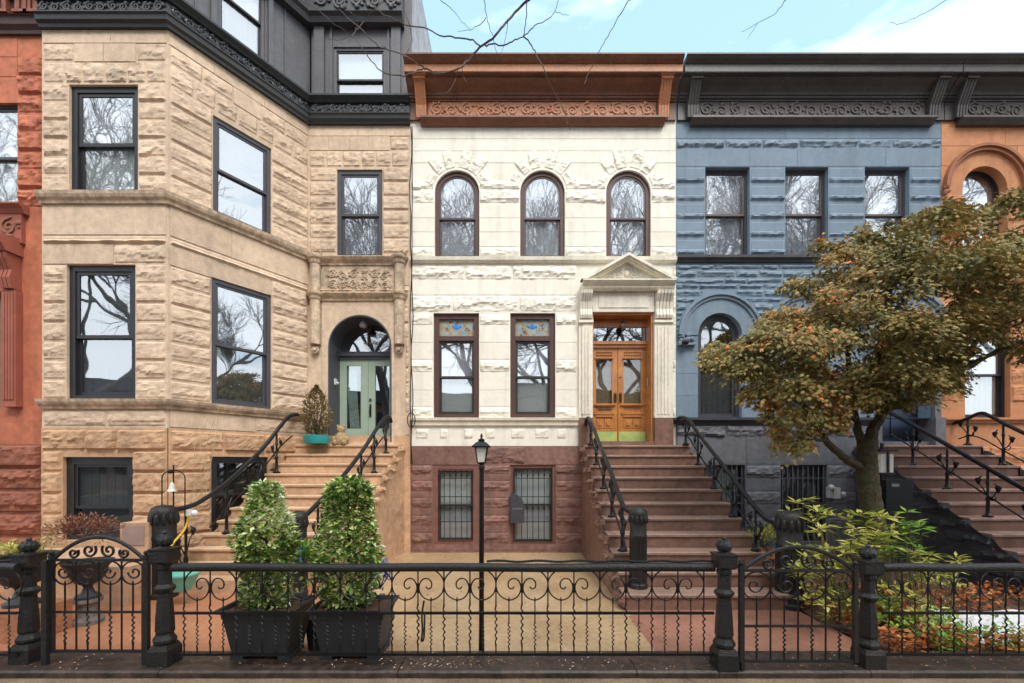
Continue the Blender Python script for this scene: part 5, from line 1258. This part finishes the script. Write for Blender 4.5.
for k in range(46):
    a = random.uniform(0, 6.28); L_ = random.uniform(.25, .5); d = Vector((math.cos(a), math.sin(a)*.7, random.uniform(.1, 1.0))).normalized(); b = Vector((p.x, p.y, .98))
    for j in range(22):
        f = j/22; q_ = b+d*(L_*f)+Vector((0, 0, -.22*f*f)); leaf(m, q_, d+rv()*1.1, Vector((0, 0, 1))+rv()*.3, .055, .014)
m.build('foliage', RHOD, t)
p2 = P(88, 575, 5.6); urn(p2.x, p2.y, 0.32, 1.0, POTB, 'dark urn of reddish foliage behind the left gate')
m = MB(); m.lathe((p2.x, p2.y, 0), [(.16, 0), (.16, .05), (.11, .09), (.10, .25), (.15, .28), (.15, .319)], 14); tag(m.build('pedestal_stand', mat('weathered_stone', (.2, .17, .15), .9, .3, 6, .3)), 'weathered round stand under the urn of reddish foliage', 'stand')
p3 = P(84, 528, 5.6); tuft('reddish_plant', (p3.x, p3.y, p3.z-.05), .40, 900, .055, .020, REDL, 'rust red leafed plant in the urn behind the left gate', 'plant', 8, .55, .2)
# cheek block with framed panel, beige
m = MB(); xa, xb = P(120, 540, 6.5).x, P(148.5, 540, 6.5).x; m.box(xa, xb, -3.5, -3.0, -.05, P(0, 523, 6.5).z)
cb = m.build('cheek_block', SANDB); tag(cb, 'tan stone cheek block left of the sandstone stoop newel', 'block')
m = MB(); zz0, zz1 = P(0, 545, 6.5).z, P(0, 525.5, 6.5).z; m.box(xa+.04, xb-.06, -3.512, -3.501, zz0, zz1); m.build('inset_panel', mat('panel_pinkish', (.36, .25, .22), .8, .1, 6), cb)
m = MB(); m.box(P(70, 0, 6.3).x, xa-.01, -3.9, -3.75, P(0, 567, 6.2).z, P(0, 562, 6.2).z); tag(m.build('timber_edging', mat('ochre_plank', (.62, .33, .07), .6, .15, 6)), 'ochre plank lying behind the left gate', 'plank')
m = MB(); m.box(-13, P(118, 0, 6.1).x, -3.74, -2.3, -.02, P(0, 568, 6.2).z); tag(m.build('planting_step', SANDB), 'low tan stone step behind the left gate', 'step')
m = MB(); m.box(P(-20, 0, 5.9).x, P(20, 0, 5.9).x, -4.2, -4.1, P(0, 574, 5.85).z, P(0, 567, 5.85).z+.03); tag(m.build('timber_edging', mat('orange_plank', (.50, .20, .06), .6, .2, 6)), 'orange brown plank at the left edge behind the fence', 'plank')
# feeder frame, bell, bowl, yellow cord
zf_ = 6.75; t = thing('garden_hook', (P(173, 0, zf_).x, zf_-D, 0), 'thin black arched garden hook stand beside the sandstone newel', 'garden stand'); m = MB()
xa, xb, zb, zt = P(162, 0, zf_).x, P(185, 0, zf_).x, .2, P(0, 478, zf_).z; xm = (xa+xb)/2; hw = (xb-xa)/2; y = zf_-D
m.tube([(xa, y, zb), (xa, y, zt)]+[(xm-hw*math.cos(math.pi*i/12), y, zt+.12*math.sin(math.pi*i/12)) for i in range(1, 12)]+[(xb, y, zt), (xb, y, zb)], .009, 6)
m.tube([(xm, y, zb), (xm, y, P(0, 465, zf_).z)], .011, 6); m.ball((xm-.05, y, zt+.10), .05, 6, 1, 1, .7); m.build('frame', IRON, t)
m = MB(); z1_ = P(0, 484, zf_).z; m.lathe((xm, y-.03, z1_-.11), [(.07, 0), (.045, .04), (.03, .11), (.01, .14)], 12); tag(m.build('glass_bell', mat('pearly_glass', (.68, .66, .58), .15, .2, 9), None, True), 'small pearly bell hanging in the black arched hook stand', 'bell')
p = P(180, 553, 6.3); m = MB(); m.lathe((p.x+.02, p.y, .22), [(.12, 0), (.17, .10), (.21, .20), (.23, .22), (.23, .24), (.20, .24), (.01, .20)], 20); tag(m.build('glazed_bowl', MINT, None, True), 'mint green bowl beside the sandstone newel post', 'bowl')
m = MB(); a = P(189, 515, 6.75); b = P(172, 545, 6.4); m.tube(spline([a, a+Vector((-.05, 0, -.18)), (a+b)/2+Vector((.02, 0, -.05)), b, b+Vector((-.03, 0, -.15))], 6), .014, 6); tag(m.build('power_cord', YEL, None, True), 'yellow cord running down beside the mint bowl', 'cord')
m = MB(); a = P(189, 513, 6.8); m.box(a.x-.04, a.x+.04, a.y-.02, a.y+.03, a.z-.05, a.z+.05); m.ball((a.x+.1, a.y-.02, a.z), .05, 6); tag(m.build('socket_box', mat('white_plastic', (.75, .75, .74), .4, .05)), 'small white socket box above the yellow cord', 'socket')
# dry vine twigs on the bay wall
random.seed(12); m = MB()
for k in range(5):
    a = P(190+k*3, 520-k*3, 7.4); top = P(205+random.uniform(-12, 30), 410+random.uniform(-12, 25), 7.75)
    m.tube(spline([a, a.lerp(top, .35)+rv()*.08, a.lerp(top, .7)+rv()*.10, top], 6), [.006-.004*i/18 for i in range(19)], 4)
tag(m.build('dry_vine', mat('dry_stem', (.45, .33, .18), .9, .2, 5)), 'thin dry vine stems climbing the bay wall behind the hook stand', 'vine')
# cables on the party line
random.seed(2); m = MB()
for k, dx in enumerate((.0, .035)):
    pts = [(XA+.03+dx+.05*noise.noise((i*.35, k*7, 0)), -.10-.02*k, 9.6-i*.33) for i in range(24)]; m.tube(pts, .011, 5)
m.tube([(XA+.05, -.14, 2.95+.25*math.sin(i*.5))if False else (XA+.05+.09*math.cos(i*.55), -.14, 3.0+.16*math.sin(i*.55)) for i in range(22)], .010, 5)
tag(m.build('wall_cable', IRON), 'dark utility cables hanging down the joint of the sandstone and cream houses', 'cable')
# letter box on the basement window, seen as a dark arched plate
m = MB(); xa, xb, za, zb = X0(510.5), X0(524), Z0(522), Z0(493); q = [(xa, za), (xb, za), (xb, zb-.30)]+[(xa+(xb-xa)*math.cos(t*math.pi/16), zb-.30+.30*math.sin(t*math.pi/16)) for t in range(1, 9)]
m.prism([(a, -.15, b) for a, b in q], (0, .09, 0)); mbx = m.build('letter_box', mat('dark_steel', (.05, .052, .062), .45, .2, 8), None); tag(mbx, 'dark steel letter box with rounded shoulder on the right basement window grille', 'letter box')
m = MB()
for k in range(5): m.box(xa+.05+k*.045, xa+.075+k*.045, -.158, -.1505, za+.30+.004*(k % 2), za+.335)
m.build('raised_mark', mat('pale_metal', (.3, .3, .3), .4, .1, 9, metal=.5), mbx)
m = MB(); m.box(X0(585), X0(589), -.85, -.80, Z0(504)+.1, Z0(478)+.06)
# blue side: camera, pot, meters, lantern, letter box
m = MB(); p = P(685.5, 342, 9.85); m.ball((p.x, p.y, p.z), .075, 8, 1.1, 1, .8); m.box(p.x-.03, p.x+.03, p.y, 0, p.z-.03, p.z+.03); tag(m.build('security_camera', IRONG, None, True), 'small dark dome camera on the blue wall left of the arched window', 'camera')
p = P(763, 537, 7.2); m = MB(); m.lathe((p.x, p.y, .0), [(.17, .0), (.22, .5), (.25, .52), (.25, .62), (.21, .62), (.19, .55), (.01, .53)], 18); tag(m.build('plant_pot', TERRA, None, True), 'terracotta pot beside the stoop newel of the oak door house', 'plant pot')
tuft('small_plant', (p.x, p.y, .75), .28, 200, .10, .035, RHOD, 'yellow green plant in the terracotta pot by the stoop newel', 'plant', 33, .9)
m = MB(); p = P(838, 493, 9.75); m.box(p.x-.09, p.x+.06, p.y, .0, p.z-.12, p.z+.12); m.ball((p.x-.15, p.y, p.z+.12), .07, 6); m.ball((p.x+.15, p.y+.05, p.z-.03), .06, 6); tag(m.build('gas_meter', mat('meter_grey', (.5, .5, .5), .5, .2, 9)), 'pale grey meter on the charcoal basement wall beside the tree trunk', 'meter')
m = MB(); p = P(882, 463, 7.9); t = thing('wall_lantern', (p.x, p.y, p.z-.4), 'square lantern with white glass beside the dark stoop wall, right of the trunk', 'lantern')
g = .085
m.box(p.x-.16, p.x+.16, p.y-.16, p.y+.16, p.z+.20, p.z+.24); m.box(p.x-.02, p.x+.02, p.y-.02, p.y+.02, p.z+.24, p.z+.36); m.box(p.x-.13, p.x+.13, p.y-.13, p.y+.13, p.z-.20, p.z-.17)
m.box(p.x-.018, p.x+.018, p.y-.14, p.y-.12, p.z-.17, p.z+.20); m.box(p.x-.03, p.x+.03, p.y-.03, p.y+.03, 0, p.z-.2); m.build('frame', IRON, t)
MB().box(p.x-.11, p.x+.11, p.y-.11, p.y+.11, p.z-.17, p.z+.16).build('lamp_glass', LITL, t)
m = MB(); p = P(896, 492, 7.85); m.box(p.x-.24, p.x+.24, p.y-.08, p.y+.10, p.z-.36, p.z+.22); lb = m.build('letter_box', IRON); tag(lb, 'black letter box fixed to the dark stoop wall under the lantern', 'letter box')
m = MB(); m.box(p.x-.15, p.x-.02, p.y-.09, p.y-.081, p.z+.10, p.z+.15); m.build('slot_cover', mat('pale_metal', (.3, .3, .3)), lb)

# ================================================================== MAPLE
random.seed(31)
t = thing('maple_tree', (6.8*355/F, 6.8-D, 0), 'small maple with olive and rusty brown leaves in the garden bed', 'tree')
def pz(a, z): return P(a[0], a[1], z)
B = MB(); zt = 6.8
def br(pts, r0, r1, n=8):
    q = spline([P(x, y, z) for (x, y, z) in pts], 7); m_ = len(q); B.tube([v+rv()*.012 for v in q], [r0+(r1-r0)*i/(m_-1) for i in range(m_)], n)
trk = spline([P(880, 598, zt), P(878, 560, zt), P(873, 520, zt), P(868, 480, zt), P(867, 458, zt), P(868, 440, zt)], 8)
B.tube(trk, [.19-.062*(i/(len(trk)-1))**.5+.010*math.sin(i*2.1) for i in range(len(trk))], 14)
for k in range(9):     # ridges on the trunk
    a = k*.7; B.tube([v+Vector((math.cos(a+i*.05), math.sin(a+i*.05), 0))*(.165-.062*(i/(len(trk)-1))**.5) for i, v in enumerate(trk)], .026, 5)
B.build('trunk', BARKM, t, True)
B = MB()
br([(862, 468, 6.8), (845, 458, 6.7), (826, 440, 6.6), (806, 408, 6.5), (775, 385, 6.4), (745, 360, 6.4), (722, 350, 6.4)], .065, .010)
br([(868, 455, 6.8), (873, 430, 6.8), (885, 410, 6.8), (912, 370, 6.8), (945, 320, 6.9), (975, 270, 7.0), (992, 225, 7.0)], .095, .012)
br([(866, 458, 6.8), (856, 425, 6.9), (850, 380, 7.0), (846, 320, 7.1), (850, 270, 7.2)], .075, .010)
br([(850, 400, 6.9), (815, 360, 7.1), (790, 310, 7.2)], .06, .01); br([(890, 405, 6.8), (880, 350, 6.4), (890, 290, 6.2), (905, 240, 6.1)], .06, .01)
br([(900, 388, 6.8), (950, 375, 6.6), (1000, 350, 6.5), (1045, 330, 6.5)], .07, .01); br([(945, 320, 6.9), (1000, 290, 6.9), (1060, 260, 6.8)], .06, .012)
br([(975, 270, 7.0), (1010, 235, 7.0), (1040, 215, 7.0)], .03, .008); br([(826, 440, 6.6), (810, 440, 6.4), (795, 440, 6.3)], .03, .006)
B.build('limbs', BARKM, t, True)
poly = [(699, 352), (712, 338), (735, 330), (748, 315), (768, 300), (776, 285), (795, 275), (793, 262), (815, 255), (812, 236), (838, 238), (868, 222), (890, 224), (905, 204), (930, 205), (955, 192), (985, 200), (1005, 184), (1060, 195), (1105, 230), (1130, 290), (1100, 340), (1050, 360), (1015, 362), (998, 340), (975, 352), (962, 372), (962, 395), (942, 398), (930, 408), (905, 412), (885, 402), (868, 418), (850, 412), (843, 432), (822, 430), (812, 445), (800, 462), (784, 452), (772, 428), (758, 420), (760, 405), (742, 398), (730, 376), (708, 372)]
def inside(x, y):
    c = False; j = len(poly)-1
    for i in range(len(poly)):
        xi, yi = poly[i]; xj, yj = poly[j]
        if (yi > y) != (yj > y) and x < (xj-xi)*(y-yi)/(yj-yi)+xi: c = not c
        j = i
    return c
def ed(x, y):
    best = 1e9
    for i in range(len(poly)):
        ax, ay = poly[i]; bx_, by_ = poly[(i+1) % len(poly)]; dx, dy = bx_-ax, by_-ay; tt = max(0, min(1, ((x-ax)*dx+(y-ay)*dy)/(dx*dx+dy*dy)))
        best = min(best, math.hypot(x-ax-tt*dx, y-ay-tt*dy))
    return best
M_ = MB(); W_ = MB(); ncl = 0
while ncl < 760:
    x, y = random.uniform(695, 1130), random.uniform(182, 465)
    if not inside(x, y): continue
    if noise.noise((x*.026, y*.038, 7)) < -.20: continue          # natural gaps between the layers
    e = ed(x, y)
    if e < 4: continue
    th = 1.25*math.sqrt(min(1, e/75))
    z = 6.75+random.uniform(-1, 1)*th; cp_ = P(x, y, z) if False else P(x, y, 6.75)+Vector((0, z-6.75, 0))*1.0
    # keep outline: points nearer / farther share the same lateral position scaled by distance
    cp_ = P(x, y, z); ncl += 1
    rad = min(.34, .10+e*.010)*random.uniform(.7, 1.15); tilt = Vector((random.uniform(-.5, .5), random.uniform(-.6, .2), 1)).normalized(); dirn = (cp_-P(866, 420, 6.8)); dirn.z *= .3; dirn.normalize()
    n = int(42+58*rad/.3)
    for i in range(n):
        d = rv(); off = (d-tilt*d.dot(tilt)*.62)*rad*random.uniform(.2, 1)+dirn*random.uniform(-.05, .10)
        off.z -= .62*(off.x*off.x+off.y*off.y)/rad
        p = cp_+off; dd = (off*1.2+dirn*.12+Vector((0, 0, -.26))+rv()*.12)
        maple_leaf(M_, p, dd, tilt+rv()*.45, random.uniform(.042, .078))
    if random.random() < .5: W_.tube([cp_+rv()*.05, cp_-dirn*.35+Vector((0, 0, -.10))], [.004, .009], 4)
M_.build('foliage', MAPLE, t); W_.build('twigs', BARK, t)

# ================================================================== GARDEN BED
random.seed(77)
def whorl_bush(name, spots, label, seed, lm, L=.15, W=.042):
    random.seed(seed); c0 = P(*spots[0]); t = thing(name, (c0.x, c0.y, .02), label, 'bush'); Lf = MB(); St = MB()
    root = Vector((sum(P(*s).x for s in spots)/len(spots), sum(P(*s).y for s in spots)/len(spots), .02))
    for s_ in spots:
        p = P(*s_); thick = random.random() < .3
        b = Vector((root.x*.6+p.x*.4+random.uniform(-.1, .1), root.y*.6+p.y*.4+random.uniform(-.1, .1), .02)); St.tube(spline([b, b.lerp(p, .5)+Vector((0, 0, .08)), p], 5), [(.007 if thick else .0035)-.0002*i for i in range(11)], 4)
        for k in range(random.randint(7, 11)):
            a = random.uniform(0, 6.28); d = Vector((math.cos(a), math.sin(a), random.uniform(-.35, .55))); leaf(Lf, p+d*.01, d, Vector((0, 0, 1))+rv()*.2, L*random.uniform(.7, 1.15), W*random.uniform(.8, 1.2), .12)
    St.build('stem', mat('green_stem', (.14, .12, .04), .7), t); Lf.build('foliage', lm, t)
sp1 = [(797, 503, 6.2), (806, 500, 6.2), (790, 511, 6.2), (815, 508, 6.1), (826, 513, 6.0), (812, 522, 6.0)]
sp1 += [(random.uniform(812, 895), random.uniform(512, 556), random.uniform(5.3, 6.2)) for _ in range(46)]+[(random.uniform(795, 870), random.uniform(548, 575), random.uniform(5.2, 5.8)) for _ in range(24)]+[(random.uniform(800, 930), random.uniform(572, 620), random.uniform(5.0, 5.5)) for _ in range(22)]
whorl_bush('leafy_bush', sp1, 'yellow green bush with long whorled leaves behind the right gate', 1, RHOD, .165, .052)
whorl_bush('leafy_bush', [(random.uniform(880, 925), random.uniform(526, 562), random.uniform(5.6, 6.1)) for _ in range(20)]+[(907, 512+0*8, 5.9), (915, 522, 5.9), (902, 524, 5.9)], 'small green bush with reddish stems right of the maple trunk', 2, GRNL, .15, .05)
whorl_bush('leafy_bush', [(random.uniform(905, 962), random.uniform(548, 585), random.uniform(5.2, 5.8)) for _ in range(30)], 'fern like bush drooping over the middle of the right fence run', 3, RHOD, .13, .035)
Lf = MB(); random.seed(6)
for i in range(7000):
    x = random.uniform(4.0, 6.4) if i < 5200 else random.uniform(5.0, 10.0); y = random.uniform(-5.5, -3.6) if i < 5200 else random.uniform(-5.56, -5.28)
    if noise.noise((x*1.8, y*1.8, 4)) < (.02 if i < 5200 else .18): continue
    if x > 5.0 and y > -5.25: continue
    hmax = .26 if i < 5200 else .10
    p = Vector((x, y, .03+random.random()*hmax*(1+noise.noise((x*3, y*3, 1)))))
    d = rv(); d.z = abs(d.z)*.6; leaf(Lf, p, d, Vector((0, 0, 1))+rv()*.5, random.uniform(.05, .10), random.uniform(.03, .05))
struct('ground_cover', Lf, GRNL, 'stuff')
Lf = MB()
for i in range(7500):
    x = random.uniform(3.97, 9.5) if i < 4500 else random.uniform(3.97, 6.2); y = random.uniform(-5.56, -3.0) if i < 4500 else random.uniform(-5.56, -4.4)
    if noise.noise((x*1.5+9, y*1.5, 4)) < -.2 or (x > 5.0 and -5.3 < y < -4.1): continue
    z = .06+random.random()*(.10 if i < 4500 else .2); d = rv(); d.z *= .35; leaf(Lf, Vector((x, y, z)), d, Vector((0, 0, 1))+rv()*.6, random.uniform(.05, .085), random.uniform(.04, .06), .3)
struct('leaf_litter', Lf, DRYL, 'stuff')
m = MB(); nx, ny = 60, 26; k0 = 0
for j in range(ny+1):
    for i in range(nx+1):
        u, v = i/nx, j/ny; x = 4.75+4.8*u+.25*noise.noise((v*3, 1, 1)); y = -5.34+1.25*v+.16*noise.noise((u*6, 2, 1)); e = min(u*6, (1-u)*6, v*3, (1-v)*3, 1)
        m.v.append((x, y, .05+.10*ssm(e)+.03*noise.noise((x*6, y*6, 2))+.02*noise.noise((x*20, y*20, 2))))
for j in range(ny):
    for i in range(nx): a = j*(nx+1)+i; m.f.append((a, a+1, a+nx+2, a+nx+1))
struct('snow_patch', m, SNOW, 'stuff')
# fallen bits on the coping and sidewalk
random.seed(9)
bitm = leafmat('fallen_bits', [(0, (.10, .06, .03)), (.4, (.38, .14, .04)), (.7, (.55, .48, .38)), (1, (.65, .60, .5))], .8, .0)
Lf = MB()
for i in range(760):
    if i < 200: x = fxp(random.gauss(455, 34)); y = random.uniform(4.12, 4.40)-D
    else: x = random.uniform(-5, 5); y = random.uniform(4.07, 4.45)-D
    if i > 640:      # a few blown onto the paving, close to the walls and steps
        x = random.uniform(-2.6, 3.8); y = random.choice((random.uniform(-5.4, -.1), random.uniform(-.5, -.05))); d = rv(); d.z *= .2
        if x > 1.5 and y > -3.8: continue
        leaf(Lf, Vector((x, y, .008)), d, Vector((0, 0, 1))+rv()*.3, random.uniform(.03, .06), random.uniform(.02, .04)); continue
    d = rv(); d.z *= .2; leaf(Lf, Vector((x, y, .127+random.random()*.006)), d, Vector((0, 0, 1))+rv()*.3, random.uniform(.008, .034), random.uniform(.006, .02))
struct('fallen_leaves', Lf, bitm, 'stuff')

# ================================================================== STREET TREES
def bare_tree(loc, h, seed, label, depth=7, group=None, twiggy=True, spread=1.0, m_=mat('haze_pale_bark', (.20, .185, .17), .9, .3, 6, .5, 30)):  # bark lightened to stand in for window glass haze in the reflections
    random.seed(seed); t = thing('street_tree', loc, label, 'tree', group); T = MB(); Bm = MB()
    def grow(p, d, L, r, lev, mb):
        n = 3; pts = [p]; q = p.copy(); dd = d.copy()
        for i in range(n): dd = (dd+rv()*.17+Vector((0, 0, .05))).normalized(); q = q+dd*(L/n); pts.append(q.copy())
        mb.tube(pts, [r*(1-.35*i/n) for i in range(n+1)], 7 if r > .05 else (4 if r > .012 else 3), False)
        if lev <= 0: return
        k = 2 if lev > 4 else 3
        for i in range(k+(1 if lev in (1, 2, 3) else 0)):
            base = pts[-1] if i < 2 else pts[random.randint(1, 2)]
            nd = (dd+rv()*(.62*spread)+Vector((0, 0, .06))).normalized(); grow(base, nd, L*random.uniform(.66, .86), r*random.uniform(.58, .72), lev-1, Bm)
    T0 = Vector(loc); T.tube([T0, T0+Vector((.05, .0, h*.14)), T0+Vector((.0, .05, h*.27))], [h*.028, h*.022, h*.020], 10, False)
    for i in range(3): grow(T0+Vector((0, .05, h*.26)), (Vector((math.cos(i*2.1+seed), math.sin(i*2.1+seed), 1.5))).normalized(), h*.20, h*.010, depth, Bm)
    T.build('trunk', m_, t, True); Bm.build('branches', m_, t)
    return t
LB = ['bare street tree across the road, seen only as a reflection in the windows']
protos = [bare_tree((-7, -21.2, .05), 19, 3, LB[0], 7, 'bare street trees across the road'), bare_tree((3.5, -21.0, .05), 20, 8, LB[0], 7, 'bare street trees across the road')]
def copy_thing(root, loc, rz):
    r = root.copy(); COL.objects.link(r); r.location = loc; r.rotation_euler = (0, 0, rz)
    r.scale = (.95, .95, .95) if loc[1] > -15 else (1.2, 1.2, 1.15)
    for c in root.children:
        d = c.copy(); COL.objects.link(d); d.parent = r; d.matrix_parent_inverse = c.matrix_parent_inverse.copy()
    return r
for (i, x, y, rz) in ((0, 11.5, -21.5, 2.0), (1, -13.5, -21, 1.2), (0, 19, -21, 4), (1, -20, -21.5, 3), (0, -1.5, -23.5, 1.0), (1, 8, -24, 2.5), (0, 15, -24, 5.2), (1, -10, -24, 4.4), (0, -17, -24.2, .4), (1, 25, -22, .6), (0, -27, -22, 2.2), (0, 14.8, -9.3, 3.6), (1, 24, -9.4, 1.9), (0, 36, -9.6, 5.0)): copy_thing(protos[i], (x, y, .05), rz)
# near street tree whose boughs hang into the top of the view
random.seed(15)
t = thing('street_tree', (1.9, -12.6, .05), 'bare street tree whose thin boughs hang into the top of the view', 'tree'); B = MB()
B.tube([(1.9, -12.6, .05), (1.85, -12.55, 2.4), (1.7, -12.3, 5.0)], [.24, .19, .16], 12); B.build('trunk', BARK, t, True)
B = MB(); q = spline([Vector((1.7, -12.3, 4.9)), Vector((1.3, -10.5, 6.8)), Vector((.7, -8, 7.6)), P(560, -60, 3.9), P(528, 0, 4.0)], 7); B.tube(q, [.11-.096*i/(len(q)-1) for i in range(len(q))], 8)
q = spline([Vector((1.7, -12.3, 4.9)), Vector((2.6, -10.0, 7.4)), P(660, -90, 4.2), P(630, 0, 4.2)], 7); B.tube(q, [.09-.083*i/(len(q)-1) for i in range(len(q))], 8)
q = spline([Vector((1.7, -12.3, 4.9)), Vector((4.2, -10.0, 7.4)), P(850, -90, 4.4), P(785, 0, 4.4)], 7); B.tube(q, [.08-.075*i/(len(q)-1) for i in range(len(q))], 8)
B.build('boughs', BARK, t, True)
Bt = mat('twig_bark', (.13, .095, .08), .8, .3, 20); B = MB()
def tw(pts, z0, r0, r1, n=5, jag=.006):
    m_ = len(pts); q = [P(x, y, z0+.05*math.sin(i*1.7)) for i, (x, y) in enumerate(pts)]; q = spline(q, 4); B.tube([v+rv()*jag for v in q], [.78*r0+.78*(r1-r0)*i/(len(q)-1) for i in range(len(q))], n)
tw([(528, 0), (518, 10), (505, 23), (496, 35), (480, 47), (468, 60), (458, 69), (447, 73), (435, 73), (425, 68), (412, 60), (402, 55), (388, 50), (376, 44), (362, 30), (350, 20), (338, 8)], 4.0, .0145, .004)
tw([(480, 46), (470, 39), (455, 37), (440, 35), (424, 28), (408, 25), (395, 20), (380, 12), (372, 0)], 4.0, .009, .005)
tw([(427, 68), (419, 70), (411, 74), (400, 76), (385, 73), (376, 66), (368, 56), (360, 44), (352, 36), (340, 40), (328, 39)], 4.02, .009, .003)
tw([(352, 36), (356, 28), (357, 20), (350, 12), (342, 4)], 4.02, .006, .003); tw([(356, 30), (364, 20), (374, 10), (385, 0)], 4.02, .006, .003)
tw([(485, 46), (493, 44), (504, 45), (515, 40), (524, 36), (530, 30), (536, 25), (548, 19), (556, 10), (558, 0)], 4.0, .009, .003)
tw([(524, 36), (526, 20), (527, 0)], 4.0, .006, .006); tw([(524, 36), (532, 46), (538, 58), (545, 72), (552, 88), (560, 102), (566, 118), (570, 130)], 4.0, .008, .003)
tw([(556, 12), (562, 14), (569, 15)], 4.0, .003, .002); tw([(566, 118), (572, 124), (575, 130)], 4.0, .003, .002)
tw([(484, -4), (486, 15), (490, 28), (494, 40), (496, 52), (498, 62)], 4.05, .005, .0025); tw([(486, 18), (478, 26), (470, 30), (458, 32)], 4.05, .005, .002); tw([(508, 22), (506, 34), (503, 48), (502, 56)], 4.0, .004, .002)
tw([(458, 70), (456, 80), (450, 90), (446, 94), (436, 94)], 4.0, .005, .002); tw([(462, 66), (463, 76), (467, 82)], 4.0, .004, .002)
tw([(628, 0), (618, 18), (608, 36), (600, 50), (594, 62), (588, 74), (584, 84)], 4.2, .006, .003); tw([(600, 52), (610, 62), (616, 70)], 4.2, .003, .002); tw([(594, 62), (582, 66), (575, 64)], 4.2, .003, .002)
tw([(786, 0), (776, 12), (764, 20), (752, 26), (742, 32)], 4.4, .005, .002); tw([(758, 24), (750, 34), (748, 40)], 4.4, .003, .002); tw([(952, -4), (934, 8), (915, 18), (900, 24), (890, 22)], 4.5, .005, .002)
tw([(405, 56), (412, 40), (408, 20), (400, 0)], 4.03, .005, .003); tw([(440, 0), (452, 10), (462, 22), (470, 30)], 4.05, .004, .002); tw([(300, 0), (318, 10), (332, 22), (345, 30)], 4.1, .004, .002)
B.build('twigs', Bt, t)

# ================================================================== HOUSES ACROSS THE STREET (seen in the glass)
cols = [mat('far_brick', (.34, .19, .14), .9, .2, 1), mat('far_brown', (.30, .22, .18), .9, .2, 1), mat('far_tan', (.45, .38, .29), .9, .2, 1)]
x = -32
for i in range(11):
    w = 5.9; hgt = (8.2, 7.8, 8.5)[i % 3]; t = thing('row_house', (x+w/2, -27, 0), 'plain row house across the road, only mirrored in the windows', 'house', 'row houses across the road')
    m = MB(); m.box(x, x+w-.02, -36, -27, -.1, hgt); m.build('wall', cols[i % 3], t)
    m = MB(); m.box(x, x+w-.02, -26.999, -26.5, hgt-.9, hgt+.1); m.build('cornice', CORD, t)
    for fl in range(2):
        for k in range(3): q = MB(); xx = x+.8+k*1.7; q.box(xx, xx+1, -26.998, -26.95, 1.2+fl*3.2, 3.1+fl*3.2); q.build('window', MATS['dark_interior'], t)
    x += w

# ================================================================== SKY, SUN, CAMERA
sd = Vector((.26, -.60, .85)).normalized(); el = math.asin(sd.z); az = math.atan2(sd.x, sd.y)
W = bpy.data.worlds.new('World'); S.world = W; W.use_nodes = True; N = W.node_tree.nodes; L = W.node_tree.links
bg = N['Background']; sky = N.new('ShaderNodeTexSky'); sky.sky_type = 'NISHITA'; sky.sun_disc = False; sky.sun_elevation = el; sky.sun_rotation = az; sky.air_density = 1.0; sky.dust_density = .6; sky.ozone_density = 1.2
L.new(sky.outputs[0], bg.inputs[0]); bg.inputs[1].default_value = .15
bc_ = N.new('ShaderNodeBackground'); bc_.inputs[1].default_value = 1.0
tc = N.new('ShaderNodeTexCoord'); mp = N.new('ShaderNodeMapping'); mp.inputs['Scale'].default_value = (1.2, 1.2, 4.5); L.new(tc.outputs['Generated'], mp.inputs[0])
nz = N.new('ShaderNodeTexNoise'); nz.inputs['Scale'].default_value = 2.6; nz.inputs['Detail'].default_value = 7; nz.inputs['Roughness'].default_value = .55; L.new(mp.outputs[0], nz.inputs['Vector'])
sx = N.new('ShaderNodeSeparateXYZ'); L.new(tc.outputs['Generated'], sx.inputs[0])
r1 = N.new('ShaderNodeMapRange'); r1.inputs[1].default_value = -.45; r1.inputs[2].default_value = .35; r1.inputs[3].default_value = .45; r1.inputs[4].default_value = -.02; L.new(sx.outputs['Y'], r1.inputs[0])
ad = N.new('ShaderNodeMath'); ad.operation = 'ADD'; L.new(nz.outputs['Fac'], ad.inputs[0]); L.new(r1.outputs[0], ad.inputs[1])
r2 = N.new('ShaderNodeMapRange'); r2.inputs[1].default_value = .50; r2.inputs[2].default_value = .72; r2.inputs[3].default_value = .0; r2.inputs[4].default_value = 1.0; L.new(ad.outputs[0], r2.inputs[0])
cr = N.new('ShaderNodeMix'); cr.data_type = 'RGBA'; cr.inputs[6].default_value = (.33, .51, .68, 1); cr.inputs[7].default_value = (.84, .91, .97, 1); L.new(r2.outputs[0], cr.inputs[0]); L.new(cr.outputs[2], bc_.inputs[0])
r3 = N.new('ShaderNodeMapRange'); r3.inputs[3].default_value = .62; r3.inputs[4].default_value = 1; L.new(r2.outputs[0], r3.inputs[0])
mx = N.new('ShaderNodeMixShader'); L.new(r3.outputs[0], mx.inputs[0]); L.new(bg.outputs[0], mx.inputs[1]); L.new(bc_.outputs[0], mx.inputs[2]); L.new(mx.outputs[0], N['World Output'].inputs[0])
sl = bpy.data.lights.new('Sun', 'SUN'); sl.energy = 1.5; sl.angle = R(26); sl.color = (1, .95, .87); so = bpy.data.objects.new('Sun', sl); COL.objects.link(so)
so.rotation_euler = sd.to_track_quat('Z', 'Y').to_euler()
cd = bpy.data.cameras.new('Camera'); cd.sensor_width = 36; cd.lens = 36*F/1024; cd.shift_y = (CY-341.5)/1024; cd.clip_end = 1000; cd.clip_start = .05
co = bpy.data.objects.new('Camera', cd); COL.objects.link(co); co.location = (0, -D, H); co.rotation_euler = (R(90), 0, 0); S.camera = co
S.view_settings.view_transform = 'Standard'; S.view_settings.look = 'None'; S.view_settings.gamma = 1; S.view_settings.exposure = 1.2
